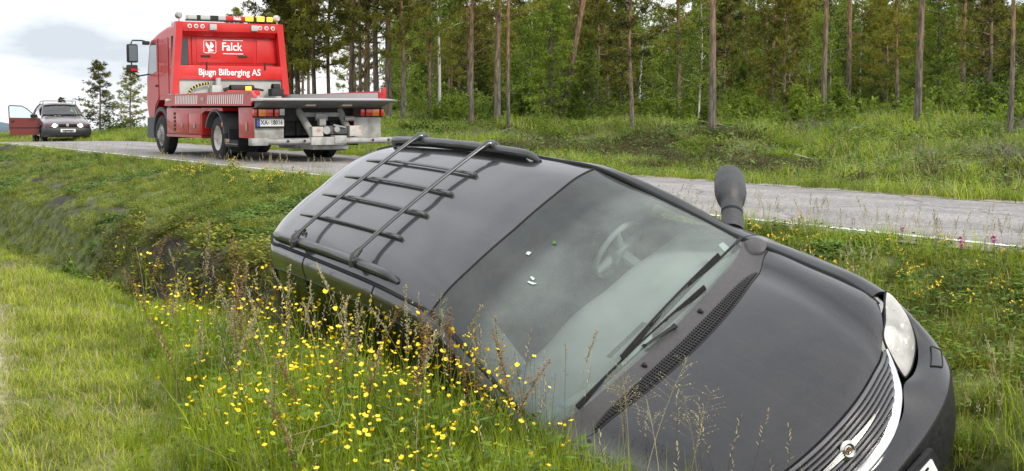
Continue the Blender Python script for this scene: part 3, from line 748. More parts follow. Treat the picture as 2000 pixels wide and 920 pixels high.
# tailgate and rear bumper
TG = []
for j in range(7):
    e_ = SIDE[0][j]; bul = [.02, .03, .045, .05, .045, .06, .04][j]
    TG.append([(e_[0] - bul, 0, e_[2] + (.03 if j < 2 else 0)), (e_[0] - bul * .85, e_[1] * .5, e_[2] + (.025 if j < 2 else 0)), (e_[0] - bul * .4, e_[1] * .85, e_[2] + (.01 if j < 1 else 0)), e_])
TGG = mirror(surf(TG, 5, 6))
panel('tailgate', TGG[:16], PAINT, van); panel('rear_bumper', TGG[16:], BLACKPL, van)
RW = TGG[6:14, 5:-5] + np.array([-.006, 0, 0]); MB().grid(RW).build('rear_window', DARKGL, van)
for sy in (1, -1):
    MB().tube([(-4.79, sy * .66, 1.30), (-4.83, sy * .74, 1.0), (-4.83, sy * .79, .8)], [.04, .05, .04], 10, flat=.5).build('tail_light', mat('tail_red', (.45, .015, .012), .2, coat=1), van)

# roof rack
RACK = mat('rack_black', (.024, .024, .025), .38, coat=.4, coat_rough=.2, var=.25, scale=30)
for sy in (1, -1):
    X = np.linspace(-4.47, -2.52, 27)
    zt = np.interp(X, [-4.58, -4.35, -3.85, -3.25, -2.75, -2.42], [1.700, 1.712, 1.728, 1.729, 1.712, 1.688])
    yt = np.interp(X, [-4.43, -2.56], [.548, .574])
    ht = .042 * np.clip(np.minimum((X + 4.47) / .06, (-2.52 - X) / .10), 0, 1)**.6
    pts = [(x, sy * y, z + h - .010) for x, y, z, h in zip(X, yt, zt, ht)]
    rs = [.027 * min(1, .45 + .55 * min((x + 4.47) / .05, (-2.52 - x) / .09)) for x in X]
    rl = MB().tube(pts, rs, 12).build('roof_rail', RACK, van)
    gp = MB(); gp.tube([(x, sy * (y), z + .001) for x, y, z in zip(X[1:-2], yt[1:-2], zt[1:-2])], .022, 6, flat=.5); gp.build('rail_gasket', RUBBER, rl)
for bx in (-3.02, -3.97):
    zc = np.interp(-bx, [3.0, 4.0], [1.800, 1.800])
    pts = [(bx, y, 1.800 + .016 * (1 - (y / .56)**2)) for y in np.linspace(-.56, .56, 21)]
    cb = MB().tube(pts, .0205, 12, flat=.55).build('crossbar', RACK, van)
    for sy in (1, -1):
        ft = MB(); ft.tube([(bx, sy * .590, 1.742), (bx, sy * .578, 1.775), (bx, sy * .555, 1.795), (bx, sy * .50, 1.800)], [.034, .032, .026, .017], 12)
        ft.box((bx, sy * .575, 1.765), (.085, .05, .055), bev=.016)
        ft.build('bar_foot', RACK, cb)
for y in (-.315, -.103, .103, .30):
    def rz(x, y):
        i = np.argmin(np.abs(RG[:, RG.shape[1] // 2, 0] - x)); row = RG[i]; return float(np.interp(y, row[:, 1], row[:, 2]))
    X = np.linspace(-4.42, -2.84, 30)
    zz = [np.interp(x, RG[::-1, 10, 0], [rz(q, y) for q in RG[::-1, 10, 0]]) for x in X]
    hh = [.016 * min(1, (x + 4.42) / .45) for x in X]
    v = MB(); L1 = [(x, y, z + h + .001) for x, z, h in zip(X, zz, hh)]
    v.tube(L1, .0125, 8, flat=.6); v.box((-2.845, y, zz[-1] + .010), (.03, .028, .022), bev=.005)
    v.build('roof_slat', RACK, van)

# door mirror on the raised side (and its twin below)
for sy in (1, -1):
    mm = MB()
    ML = spl([(-1.44, sy * .86, 1.085), (-1.495, sy * .94, 1.123), (-1.555, sy * 1.01, 1.15), (-1.615, sy * 1.075, 1.17), (-1.662, sy * 1.125, 1.183), (-1.702, sy * 1.17, 1.193), (-1.73, sy * 1.205, 1.198)], 5)
    rr_ = np.interp(np.linspace(0, 1, len(ML)), [0, .12, .30, .38, .50, .72, .86, .94, .98, 1], [.066, .057, .060, .078, .088, .085, .078, .062, .043, .015])
    mm.tube(ML, rr_, 20, flat=1.12)
    mo_ = mm.build('door_mirror', MIRPL, van, smooth=60)
    MB().tube([ML[5], ML[6]], [.0575, .0600], 20, flat=1.12).build('mirror_joint', RUBBER, mo_)
# dirt on the roof
for k, (x_, y_) in enumerate(((-4.20, -.47), (-4.12, -.455), (-4.05, -.47))):
    z_ = float(np.interp(abs(y_), [0, .3, .47, .6], [1.766, 1.760, 1.737, 1.69])) if x_ < -2.5 else (1.742 if x_ < -2 else (1.034 if x_ < -.5 else .962))
    MB().box((x_, y_, z_ + .003), (.035 + .02 * (k % 2), .018, .006), Matrix.Rotation(k * .9, 3, 'Z'), bev=.002).build('dead_leaf', mat('dead_leaf_brown', (.05, .03, .018), .9), van)
# wipers
def on_glass(x, y, off=.02):
    a = np.abs(WG[:, :, 0] - x) + np.abs(WG[:, :, 1] - y); i, j = np.unravel_index(a.argmin(), a.shape); return WG[i, j] + WN[i, j] * off
WP = []
def gpt(fy, fx, off):
    """a point on the windscreen: fy lateral 0..1 (right to left), fx upward 0..1"""
    j = fy * (WG.shape[1] - 1); i = fx * (WG.shape[0] - 1); i0, j0 = int(min(i, WG.shape[0] - 2)), int(min(j, WG.shape[1] - 2)); a, b = i - i0, j - j0
    P_ = (WG[i0, j0] * (1 - a) * (1 - b) + WG[i0 + 1, j0] * a * (1 - b) + WG[i0, j0 + 1] * (1 - a) * b + WG[i0 + 1, j0 + 1] * a * b)
    return P_ + WN[i0, j0] * off
def wiper(piv, knee, tip0, tip1):
    arm = MB(); arm.tube([piv, lerp(np.array(piv), np.array(knee), .12), knee], [.020, .013, .008], 8, flat=.6)
    mid = (tip0 + tip1) / 2; arm.tube([knee, lerp(knee, mid, .6), mid], [.008, .006, .005], 6)
    a_ = arm.build('wiper_arm', BLACKPL, van)
    bl = MB(); L = [lerp(tip0, tip1, t) for t in np.linspace(0, 1, 12)]
    bl.tube([p - np.array([0, 0, .007]) for p in L], .007, 6, flat=2.0)
    bl.tube([p + np.array([0, 0, .006 + .012 * math.sin(PI * t)]) for p, t in zip(L, np.linspace(0, 1, 12))], .0065, 6)
    for t in (0.1, .3, .7, .9): bl.box(lerp(tip0, tip1, t) + np.array([0, 0, .004]), (.012, .02, .016))
    bl.build('wiper_blade', RUBBER, a_)
wiper((-1.215, .755, 1.150), gpt(.88, .06, .03), gpt(.80, .115, .022), gpt(.38, .085, .022))
wiper((-1.02, .06, 1.165), gpt(.44, .03, .03), gpt(.66, .035, .02), gpt(.18, .02, .02))
# hump of the wiper cover at the pillar foot
hb = MB(); n = 16; vs = []
for t in np.linspace(0, 1, 7):
    for j in range(n):
        a = 2 * PI * j / n; r = math.sqrt(max(0, 1 - t * t)) if t < 1 else .01
        vs.append((-1.205 + .12 * r * math.cos(a), .760 + .080 * r * math.sin(a), 1.075 + .045 * t))
hb.add(vs, [(i * n + j, i * n + (j + 1) % n, (i + 1) * n + (j + 1) % n, (i + 1) * n + j) for i in range(6) for j in range(n)])
hb.build('wiper_pivot_cover', GREYPL, van, smooth=60)
for nx, ny, nz_ in ((-1.0, .21, 1.128), (-1.0, -.21, 1.128)):
    MB().tube([(nx - .012, ny, nz_), (nx, ny, nz_ + .012), (nx + .02, ny, nz_ + .006)], [.010, .013, .006], 8).build('washer_jet', BLACKPL, van)

# inside: dashboard, steering wheel, seats, floor
D = []
for x, zc in ((-1.02, 1.10), (-1.25, 1.115), (-1.55, 1.125), (-1.82, 1.11), (-1.93, 1.05), (-1.97, .90), (-1.90, .70)):
    row = []
    for y in np.linspace(0, .80, 9):
        k = min(1, y / .75); bump = .05 * math.exp(-((y - .40) / .20)**2) if x < -1.3 else 0
        row.append((x - .13 * k**2 * (1 if x > -1.3 else .15) + .10 * (math.exp(-(y / .22)**2) - .3) * (x < -1.4) * -1, y, zc - .03 * k**2 + bump * .6))
    D.append(row)
DGr = mirror(surf(D, 3, 2)); MB().grid(DGr).build('dashboard', DASHM, van, smooth=60)
MB().b2(-1.335, -1.295, -.22, .06, 1.112, 1.120, bev=.003).build('dash_vent', mat('dash_vent_grey', (.12, .13, .125), .8), van)
# papers on the dash and a tax disc, seen as pale scraps in the glass
PAPER = mat('pale_paper', (.50, .60, .56), .8)
def scrap(name, pts, m_=PAPER, th=.0015):
    P_ = [Vector(p) for p in pts]; nrm = (P_[1] - P_[0]).cross(P_[2] - P_[0]).normalized() * th
    mb_ = MB(); k = len(P_); mb_.add([*P_, *[p + nrm for p in P_]], [tuple(range(k)), tuple(range(k, 2 * k))[::-1]] + [(i, (i + 1) % k, k + (i + 1) % k, k + i) for i in range(k)]); return mb_.build(name, m_, van)
scrap('paper_slip', [gpt(.03, .055, -.009), gpt(.045, .125, -.009), gpt(.13, .125, -.009), gpt(.14, .07, -.009)])
scrap('paper_slip', [gpt(.145, .07, -.009), gpt(.15, .125, -.009), gpt(.33, .065, -.009), gpt(.33, .05, -.009)])
scrap('paper_slip', [gpt(.37, .05, -.009), gpt(.37, .11, -.009), gpt(.49, .11, -.009), gpt(.47, .055, -.009)])
scrap('paper_slip', [gpt(.855, .10, -.010), gpt(.875, .17, -.010), gpt(.915, .15, -.010), gpt(.90, .085, -.010)])
scrap('windscreen_sticker', [gpt(.390, .780, .004), gpt(.387, .80, .004), gpt(.392, .80, .004), gpt(.400, .77, .004)])
scrap('windscreen_sticker', [gpt(.400, .79, .005), gpt(.403, .806, .005), gpt(.408, .805, .005), gpt(.408, .79, .005)])
scrap('fallen_leaf', [gpt(.527, .835, .006), gpt(.522, .845, .008), gpt(.532, .853, .006), gpt(.533, .84, .006)], mat('leaf_scrap', (.06, .16, .02), .6))
scrap('windscreen_sticker', [gpt(.455, .874, .004), gpt(.453, .886, .004), gpt(.463, .889, .004), gpt(.467, .876, .004)])
wc = np.array([-2.02, .475, 1.165]); ax_ = np.array([-.80, 0, .60]); a1 = np.array([0, 1, 0]); a2 = np.cross(ax_, a1)
sw = MB(); sw.tube([wc + .185 * (a1 * math.cos(t) + a2 * math.sin(t)) for t in np.linspace(0, 2 * PI, 41)], .017, 8, cap=False)
for t in (0.2, PI - .2, -PI / 2): sw.tube([wc - ax_ * .02, wc + .18 * (a1 * math.cos(t) + a2 * math.sin(t))], [.04, .018], 8)
sw.tube([wc - ax_ * .06, wc + ax_ * .02], [.075, .06], 14); sw.tube([wc, wc - ax_ * .45], .035, 8)
sw.build('steering_wheel', mat('wheel_grey', (.34, .36, .35), .6), van)
def seat(x, y, w):
    s_ = MB(); s_.box((x + .18, y, .62), (.52, w, .16), bev=.05); b_ = Matrix.Rotation(-.25, 3, 'Y')
    s_.box((x - .12, y, .93), (.16, w, .64), b_, bev=.05); s_.box((x - .22, y, 1.33), (.10, .26, .17), b_, bev=.04)
    for q in (-.06, .06): s_.tube([(x - .18, y + q, 1.2), (x - .20, y + q, 1.27)], .008, 6)
    s_.build('seat', SEATM, van)
seat(-2.55, .42, .50); seat(-2.55, -.42, .50); seat(-3.3, .35, .5); seat(-3.3, -.35, .5); seat(-4.1, 0, 1.1)
fl = MB(); fl.b2(-4.75, -.5, -.78, .78, .26, .32); fl.b2(-1.0, -.97, -.72, .72, .3, 1.03); fl.build('cabin_floor', CABIN, van)
hlg = RG[:, 4:-4].copy(); hlg[..., 2] -= .035; MB().grid(hlg).build('headlining', mat('headlining', (.45, .47, .45), .9), van)
ch = MB(); ch.b2(-4.6, -.1, -.5, .5, .17, .25); ch.tube([(-1.2, .2, .16), (-4.7, .35, .18)], .04, 8); ch.b2(-.97, -.93, -.75, .75, .28, .36); ch.b2(-3.9, -3.84, -.75, .75, .28, .36)
ch.build('underbody', RUBBER, van)

iw = MB()
for sy in (1, -1): iw.b2(-.80, -.33, sy * .45, sy * .79, .45, .80)
iw.b2(-.9, -.16, -.5, .5, .3, .68); iw.build('engine_bay', RUBBER, van)
# ------------------------------------------------------------------ red recovery truck standing on the road, seen from behind
TK = .84615
hd_ = math.atan2(UY, UX)
truck = empty('recovery_truck', Matrix.Translation((-4.918, 28.344, .008)) @ Matrix.Rotation(hd_, 4, 'Z'),
              label='red flatbed recovery truck with white lettering and amber roof beacons, stopped on the road', category='tow truck')
RED = mat('truck_red', (.50, .006, .006), .40, coat=.30, coat_rough=.06, color2=(.56, .022, .018), scale=2.2, lo=.45, hi=.75)
def grime(m, z0, z1, amt):
    n, l = m.node_tree.nodes, m.node_tree.links; b = n['Principled BSDF']; src = b.inputs['Base Color'].links[0].from_socket
    tcg = n.new('ShaderNodeTexCoord'); spg = n.new('ShaderNodeSeparateXYZ'); l.new(tcg.outputs['Object'], spg.inputs[0])
    mg = n.new('ShaderNodeMapRange'); mg.inputs['From Min'].default_value = z1; mg.inputs['From Max'].default_value = z0; mg.inputs['To Min'].default_value = .04; mg.inputs['To Max'].default_value = amt; l.new(spg.outputs[2], mg.inputs[0])
    tg = n.new('ShaderNodeTexNoise'); tg.inputs['Scale'].default_value = 6; tg.inputs['Detail'].default_value = 8; l.new(tcg.outputs['Object'], tg.inputs[0])
    rg = n.new('ShaderNodeMapRange'); rg.inputs['From Min'].default_value = .40; rg.inputs['From Max'].default_value = .62; l.new(tg.outputs[0], rg.inputs[0])
    mu = n.new('ShaderNodeMath'); mu.operation = 'MULTIPLY'; l.new(mg.outputs[0], mu.inputs[0]); l.new(rg.outputs[0], mu.inputs[1])
    mxg = n.new('ShaderNodeMixRGB'); mxg.inputs[2].default_value = (.11, .085, .07, 1); l.new(mu.outputs[0], mxg.inputs[0]); l.new(src, mxg.inputs[1]); l.new(mxg.outputs[0], b.inputs['Base Color'])
grime(RED, .5, 1.5, .55)
REDD = mat('truck_red_inner', (.48, .006, .007), .42, coat=.3, var=.1, scale=2)
DARK = mat('chassis_black', (.018, .018, .018), .75, var=.4, scale=8)
DGREY = mat('arch_grey', (.075, .08, .085), .6, var=.15, scale=6)
GALV = mat('galvanised_steel', (.28, .28, .275), .5, .3, color2=(.40, .40, .385), scale=5, lo=.3, hi=.7)
LGREY = mat('light_grey_paint', (.40, .40, .38), .55, color2=(.27, .26, .24), scale=2.5, lo=.45, hi=.8)
WHT = mat('white_lettering', (.80, .80, .80), .5)
RIMW = mat('rusty_white_rim', (.62, .60, .56), .5, color2=(.30, .17, .10), scale=9, lo=.5, hi=.72)
LAMPR = mat('lamp_red', (.55, .02, .015), .15, coat=1)
LAMPA = mat('lamp_orange', (.75, .20, .02), .15, coat=1)
LAMPC = mat('lamp_clear', (.42, .43, .42), .12, coat=1)
BEAC = mat('lit_amber_beacon', (.9, .45, .03), .2, emit=(1.0, .50, .03), estr=1.6)
YEL = mat('yellow_tape', (.75, .55, .05), .5)
grime(LGREY, .5, 1.6, .5); grime(GALV, .3, .8, .5)
ALU = mat('bed_aluminium', (.55, .56, .56), .38, .6)
BEDU = mat('bed_underside', (.14, .14, .14), .6, .2, var=.3, scale=3)
TG_ = mat('truck_glass', (.02, .025, .03), .03, coat=1)
TGL = mat('sky_lit_glass', (.10, .16, .18), .03, coat=1, spec=1.0)
def T_(): return MB(TK)
def tb(name, m_, *boxes, parent=None, bev=.012, **k):
    t = T_()
    for b_ in boxes: t.b2(*b_, bev=bev)
    return t.build(name, m_, parent or truck, **k)

def twheel(x, y, w, dual, name='wheel'):
    s_ = 1 if y > 0 else -1; r = .525
    t = T_()
    def tyre(yc, ww):
        P_ = [(-ww/2, .30), (-ww/2, .44), (-ww/2+.03, r-.03), (-ww/2+.06, r), (ww/2-.06, r), (ww/2-.03, r-.03), (ww/2, .44), (ww/2, .30)]
        t.lathe(P_, 'y', (x, yc, r), 40)
        for g in (-.07, 0, .07): t.lathe([(g-.008, r+.001), (g, r-.02), (g+.008, r+.001)], 'y', (x, yc, r), 40)
    tyre(y - s_ * w / 2, w)
    if dual: tyre(y - s_ * (w * 1.5 + .05), w)
    o = t.build(name, TYRE, truck)
    yo = y
    rm = T_()
    if dual: pr = [(-.02, .31), (-.04, .27), (-.14, .24), (-.15, .12), (-.10, .09), (-.09, 0)]
    else: pr = [(-.02, .31), (-.03, .27), (-.05, .25), (.02, .17), (.03, .13), (.06, .11), (.07, 0)]
    rm.lathe([(yo + s_ * a, b_) for a, b_ in pr], 'y', (x, 0, r), 32)
    for k in range(10):
        a = 2 * PI * k / 10; d = .20 if dual else .155
        rm.tube([(x + d * math.cos(a), yo + s_ * (-.15 if dual else .0), r + d * math.sin(a)), (x + d * math.cos(a), yo + s_ * (-.09 if dual else .05), r + d * math.sin(a))], .018, 6)
    rm.build('rim', RIMW if dual else GALV, o)
for y in (1.5, -1.5):
    twheel(4.29, y, .33, False); twheel(0, y, .30, True)

# chassis
t = T_()
for y in (.42, -.42): t.b2(-2.4, 5.2, y - .05, y + .05, .62, .92)
t.tube([(0, -1.3, .53), (0, 1.3, .53)], .09, 10); t.tube([(4.29, -1.3, .5), (4.29, 1.3, .5)], .07, 10)
t.lathe([(-.2, 0), (-.2, .2), (.2, .2), (.2, 0)], 'x', (0, 0, .53), 16)
t.b2(-2.4, -.7, -1.0, 1.0, .95, 1.25); t.b2(.6, 3.4, -1.3, 1.3, .55, 1.24); t.b2(3.4, 5.3, -.9, .9, .45, .95)
t.b2(-.62, .62, -.95, .95, 1.08, 1.26)
t.build('chassis', DARK, truck)

# cab
def cabprof(): return [(3.22, 1.02), (3.55, 1.02), (3.72, 1.30), (3.95, 1.45), (4.62, 1.45), (4.86, 1.25), (4.95, .95), (5.50, .95), (5.66, 1.30), (5.66, 1.95), (5.30, 2.98), (5.10, 3.14), (4.60, 3.26), (3.9, 3.38), (3.22, 3.40)]
cab = T_(); cab.prism(cabprof(), 'y', -1.42, 1.42); cab_o = cab.build('cab', RED, truck, smooth=20)
bmx = bmesh.new(); bmx.from_mesh(cab_o.data)
es = [e_ for e_ in bmx.edges if abs(e_.verts[0].co.y - e_.verts[1].co.y) < .01 and min(e_.verts[0].co.z, e_.verts[1].co.z) > 1.9 * TK]
bmesh.ops.bevel(bmx, geom=es, offset=.10, segments=4, profile=.5, affect='EDGES'); bmx.to_mesh(cab_o.data); bmx.free(); cab_o.data.shade_smooth(); cab_o.data.set_sharp_from_angle(angle=R(35))
for s_ in (1, -1):
    y = s_ * 1.425
    def side_poly(name, poly, th, m_, parent, r=0):
        q = T_(); q.prism(poly, 'y', y, y + s_ * th); return q.build(name, m_, parent)
    door = side_poly('cab_door', [(4.60, 1.50), (4.88, 1.32), (5.02, 1.0), (5.44, 1.0), (5.56, 1.35), (5.57, 2.0), (5.28, 2.92), (5.10, 3.06), (4.60, 3.08)], .012, RED, truck)
    side_poly('door_window', [(4.68, 2.22), (5.43, 2.10), (5.22, 2.86), (5.06, 2.98), (4.68, 2.99)], .018, TGL, door)
    tb('door_handle', DARK, (4.64, 4.82, y, y + s_ * .03, 1.80, 1.86), parent=door)
    side_poly('cab_side_panel', [(3.75, 1.58), (4.53, 1.58), (4.53, 3.06), (3.75, 3.08)], .008, RED, truck)
    tb('air_duct', DARK, (3.28, 3.42, y, y + s_ * .03, 1.75, 3.1))
    for z in (1.5, 1.56, 1.62): tb('side_marker', LAMPA, (5.50, 5.56, y, y + s_ * .02, z - .25, z - .22), parent=cab_o) if z == 1.5 else None
    # front mudguard
    g = T_(); n = 14; vs = []
    for k in range(n + 1):
        a = R(-8) + R(196) * k / n
        for rr, yy in ((.60, 1.44), (.70, 1.44), (.70, 1.50), (.60, 1.50)): vs.append((4.29 + rr * math.cos(a), s_ * yy, .56 + rr * math.sin(a)))
    g.add(vs, [(k * 4 + j, k * 4 + (j + 1) % 4, (k + 1) * 4 + (j + 1) % 4, (k + 1) * 4 + j) for k in range(n) for j in range(4)] + [(0, 1, 2, 3), tuple(n * 4 + j for j in range(4))])
    g.b2(3.40, 3.72, s_ * 1.40, s_ * 1.49, .95, 1.30); g.b2(4.9, 5.55, s_ * 1.35, s_ * 1.46, .42, .98)
    g.build('front_mudguard', DGREY, truck)
    m_ = T_(); m_.tube([(5.30, s_ * 1.42, 3.0), (5.42, s_ * 1.60, 3.06), (5.42, s_ * 1.86, 3.06), (5.42, s_ * 1.90, 2.98), (5.42, s_ * 1.90, 2.2), (5.40, s_ * 1.72, 2.10), (5.40, s_ * 1.44, 2.15)], .02, 6)
    m_.b2(5.24, 5.36, s_ * 1.44, s_ * 1.62, 2.94, 3.04, bev=.02)
    mo = m_.build('mirror_bracket', DARK, truck)
    tb('wing_mirror', DARK, (5.36, 5.50, s_ * 1.72, s_ * 2.02, 2.46, 2.96), parent=mo, bev=.05)
    tb('wide_mirror', DARK, (5.36, 5.48, s_ * 1.74, s_ * 2.04, 2.20, 2.40), parent=mo, bev=.04)
    tb('mirror_glass', TGL, (5.345, 5.362, s_ * 1.76, s_ * 1.98, 2.50, 2.92), parent=mo, bev=0)
    tb('mirror_glass', LAMPR, (5.345, 5.362, s_ * 1.78, s_ * 1.94, 2.23, 2.30), parent=mo, bev=0)
tb('front_bumper', DARK, (5.45, 5.80, -1.40, 1.40, .42, .95), bev=.05)
tb('windscreen', TG_, (5.60, 5.68, -1.25, 1.25, 1.95, 2.1), bev=0)
rb_ = T_(); rb_.b2(4.3, 4.5, -1.1, 1.1, 3.42, 3.54, bev=.03); rb_.build('cab_light_bar', LAMPC, truck)

# back wall of the cab with its lettering
bx = 3.215
tb('cab_back_panel', REDD, (bx - .03, bx + .02, -1.02, .98, 2.22, 3.14), bev=.02)
tb('cab_back_rim', RED, (bx - .045, bx - .028, -.70, .86, 2.42, 3.10), bev=.008)
tb('cab_back_door', RED, (bx - .05, bx - .02, -1.36, -.80, 2.42, 3.05), bev=.015)
tb('rear_cab_window', TG_, (bx - .02, bx - .006, 1.08, 1.34, 2.36, 3.02), bev=0)
tb('rear_cab_window_frame', RED, (bx - .035, bx - .004, 1.03, 1.08, 2.32, 3.06), (bx - .035, bx - .004, 1.34, 1.39, 2.32, 3.06))
for y0 in (.62, -.40): tb('latch', DARK, (bx - .06, bx - .03, y0 - .13, y0 + .13, 2.56, 2.62), bev=.01)
LX, LY = (0, -1, 0), (0, 0, 1)      # lettering read from behind
def at_(x, y, z): return (x * TK, y * TK, z * TK)
text_mesh('Falck', .30 * TK, 'lettering', WHT, truck, frame_m(at_(bx - .052, -.10, 2.84), LX, LY), bold=.004, squeeze=.92, depth=.002)
for z in (3.015, 2.665): tb('lettering_line', WHT, (bx - .050, bx - .046, -.42, .14, z - .009, z + .009), bev=0)
# falcon emblem in a square frame
em = T_(); x0 = bx - .052
fy, fz, hs_ = .50, 2.84, .165
sq = [(fy + hs_ * a, fz + hs_ * b_) for a, b_ in ((-1, -.85), (-.85, -1), (.85, -1), (1, -.85), (1, .85), (.85, 1), (-.85, 1), (-1, .85), (-1, -.85))]
em.tube([(x0, a, b_) for a, b_ in sq], .010, 4)
em.prism([(fy + .10, fz + .13), (fy + .115, fz + .04), (fy + .06, fz - .05), (fy + .01, fz - .06), (fy - .02, fz - .02), (fy + .02, fz + .03), (fy + .06, fz + .07)], 'x', x0 - .004, x0 + .004)
em.prism([(fy - .02, fz + .13), (fy - .07, fz + .09), (fy - .11, fz + .02), (fy - .08, fz - .03), (fy - .03, fz - .04), (fy - .005, fz + .02)], 'x', x0 - .004, x0 + .004)
em.prism([(fy + .03, fz - .06), (fy - .03, fz - .05), (fy - .06, fz - .08), (fy - .11, fz - .09), (fy - .08, fz - .12), (fy - .02, fz - .12), (fy + .04, fz - .14), (fy + .06, fz - .11)], 'x', x0 - .004, x0 + .004)
em.build('bird_emblem', WHT, truck, smooth=0)

# guard frame behind the cab
fx = 3.02
def post(s_):
    g = T_(); poly = [(s_ * 1.28, 3.46), (s_ * 1.46, 3.46), (s_ * 1.62, 1.60), (s_ * 1.44, 1.60)]
    g.prism(poly, 'x', fx - .09, fx + .09); return g.build('frame_post', RED, truck)
post(1); post(-1)
tb('frame_beam', RED, (fx - .10, fx + .10, -1.30, 1.30, 3.22, 3.46), bev=.02)
g = T_(); g.prism([(fx - .10, 3.22), (fx + .10, 3.22), (fx + .14, 3.10), (fx + .06, 3.10)], 'y', -1.27, 1.27); g.build('frame_hood', REDD, truck)
tb('name_board', RED, (fx - .085, fx - .035, -1.47, 1.43, 1.98, 2.34), bev=.01)
text_mesh('Bjugn Bilberging AS', .235 * TK, 'board_lettering', WHT, truck, frame_m(at_(fx - .09, .05, 2.165), LX, LY), bold=.003, depth=.002, squeeze=.93)
for y in (.68, -.93): tb('board_clamp', DARK, (fx - .12, fx - .08, y - .015, y + .015, 2.24, 2.44), bev=.004)
for y in (1.12, .95, .78, -.80, -.98, -1.16):
    q = T_(); q.lathe([(fx - .10, .055), (fx - .125, .055), (fx - .13, .04)], 'x', (0, y, 3.345), 18); w_ = q.build('round_lamp', WHT, truck)
    q = T_(); q.lathe([(fx - .126, .040), (fx - .134, .030), (fx - .134, 0)], 'x', (0, y, 3.345), 16); q.build('lamp_glass', mat('lamp_pink', (.45, .12, .10), .15, coat=1), w_)
for y in (.50, -.64): tb('work_lamp', LAMPC, (fx - .16, fx - .09, y - .095, y + .095, 3.26, 3.41), bev=.015)
# light bar
lb = T_(); lb.b2(fx - .12, fx + .12, -1.16, 1.16, 3.49, 3.52); lbo = lb.build('light_bar', DARK, truck)
for a, b_, m_ in ((1.16, .92, LAMPC), (.92, .82, DARK), (.82, .56, LAMPC), (.56, .34, DARK), (.34, .14, LAMPC), (-.62, -.72, DARK), (-.93, -1.0, DARK)):
    tb('bar_lens', m_, (fx - .11, fx + .11, b_, a, 3.52, 3.635), parent=lbo, bev=.012)
for a, b_ in ((-.40, -.62), (-.72, -.93)): tb('amber_beacon', BEAC, (fx - .115, fx + .115, b_, a, 3.515, 3.65), parent=lbo, bev=.015)
tb('amber_beacon', BEAC, (fx - .115, fx + .115, -1.16, -1.0, 3.515, 3.64), parent=lbo, bev=.015)
tb('bar_sign', RED, (fx - .112, fx + .112, -.40, .14, 3.52, 3.635), parent=lbo, bev=.006)
text_mesh('Falck', .115 * TK, 'bar_lettering', WHT, lbo, frame_m(at_(fx - .116, -.17, 3.578), LX, LY), bold=.004, depth=.001, squeeze=.85)
for y in (1.36, -1.33):
    q = T_(); q.tube([(fx, y, 3.46), (fx, y, 3.54)], .015, 6); q.lathe([(-.07, 0), (-.07, .06), (-.02, .085), (.07, .09), (.075, .0)], 'x', (fx, y, 3.62), 16); q.build('spot_lamp', LAMPC if y < 0 else GALV, truck)
# below the board: pale bulkhead, hose, winch
tb('bulkhead', LGREY, (fx - .02, fx + .02, -1.42, 1.40, 1.35, 1.98), bev=.01)
q = T_(); q.b2(fx - .30, fx - .08, .35, .62, 1.5, 1.83, bev=.02); q.lathe([(-.1, 0), (-.1, .07), (.1, .07), (.1, 0)], 'z', (fx - .2, .42, 1.92), 12); q.build('pump_box', LGREY, truck)
H_ = [(fx - .14, 1.20, 1.50), (fx - .15, 1.16, 1.68), (fx - .16, 1.0, 1.80), (fx - .16, .80, 1.86), (fx - .14, .62, 1.88)]
HP = spl(H_, 5); hq = T_(); hq.tube(HP, .035, 8); ho = hq.build('hose', DARK, truck)
for k in range(1, len(HP) - 1, 2):
    q = T_(); q.tube([HP[k], HP[k] + (HP[k + 1] - HP[k]) * .5], .038, 8); q.build('hose_band', YEL, ho)
q = T_(); q.b2(fx - .55, fx - .25, -.60, .30, 1.56, 1.70, bev=.02); q.build('winch_cover', REDD, truck)
q = T_(); q.lathe([(-.32, .1), (.32, .1)], 'y', (fx - .4, -.15, 1.74), 14); q.tube([(fx - .4, .20, 1.74), (fx - .38, .34, 1.70)], .05, 8); q.tube([(fx - .4, -.5, 1.74), (fx - .4, -.75, 1.70)], .03, 6)
q.build('winch_drum', DARK, truck)
tb('winch_lamp', BEAC, (fx - .60, fx - .52, -.34, -.20, 1.70, 1.80), bev=.01)
q = T_(); q.b2(fx - .5, fx - .2, -1.3, -.95, 1.55, 1.75, bev=.04); q.lathe([(-.1, .10), (.1, .10)], 'y', (fx - .35, -1.12, 1.78), 12); q.build('tool_heap', DARK, truck)

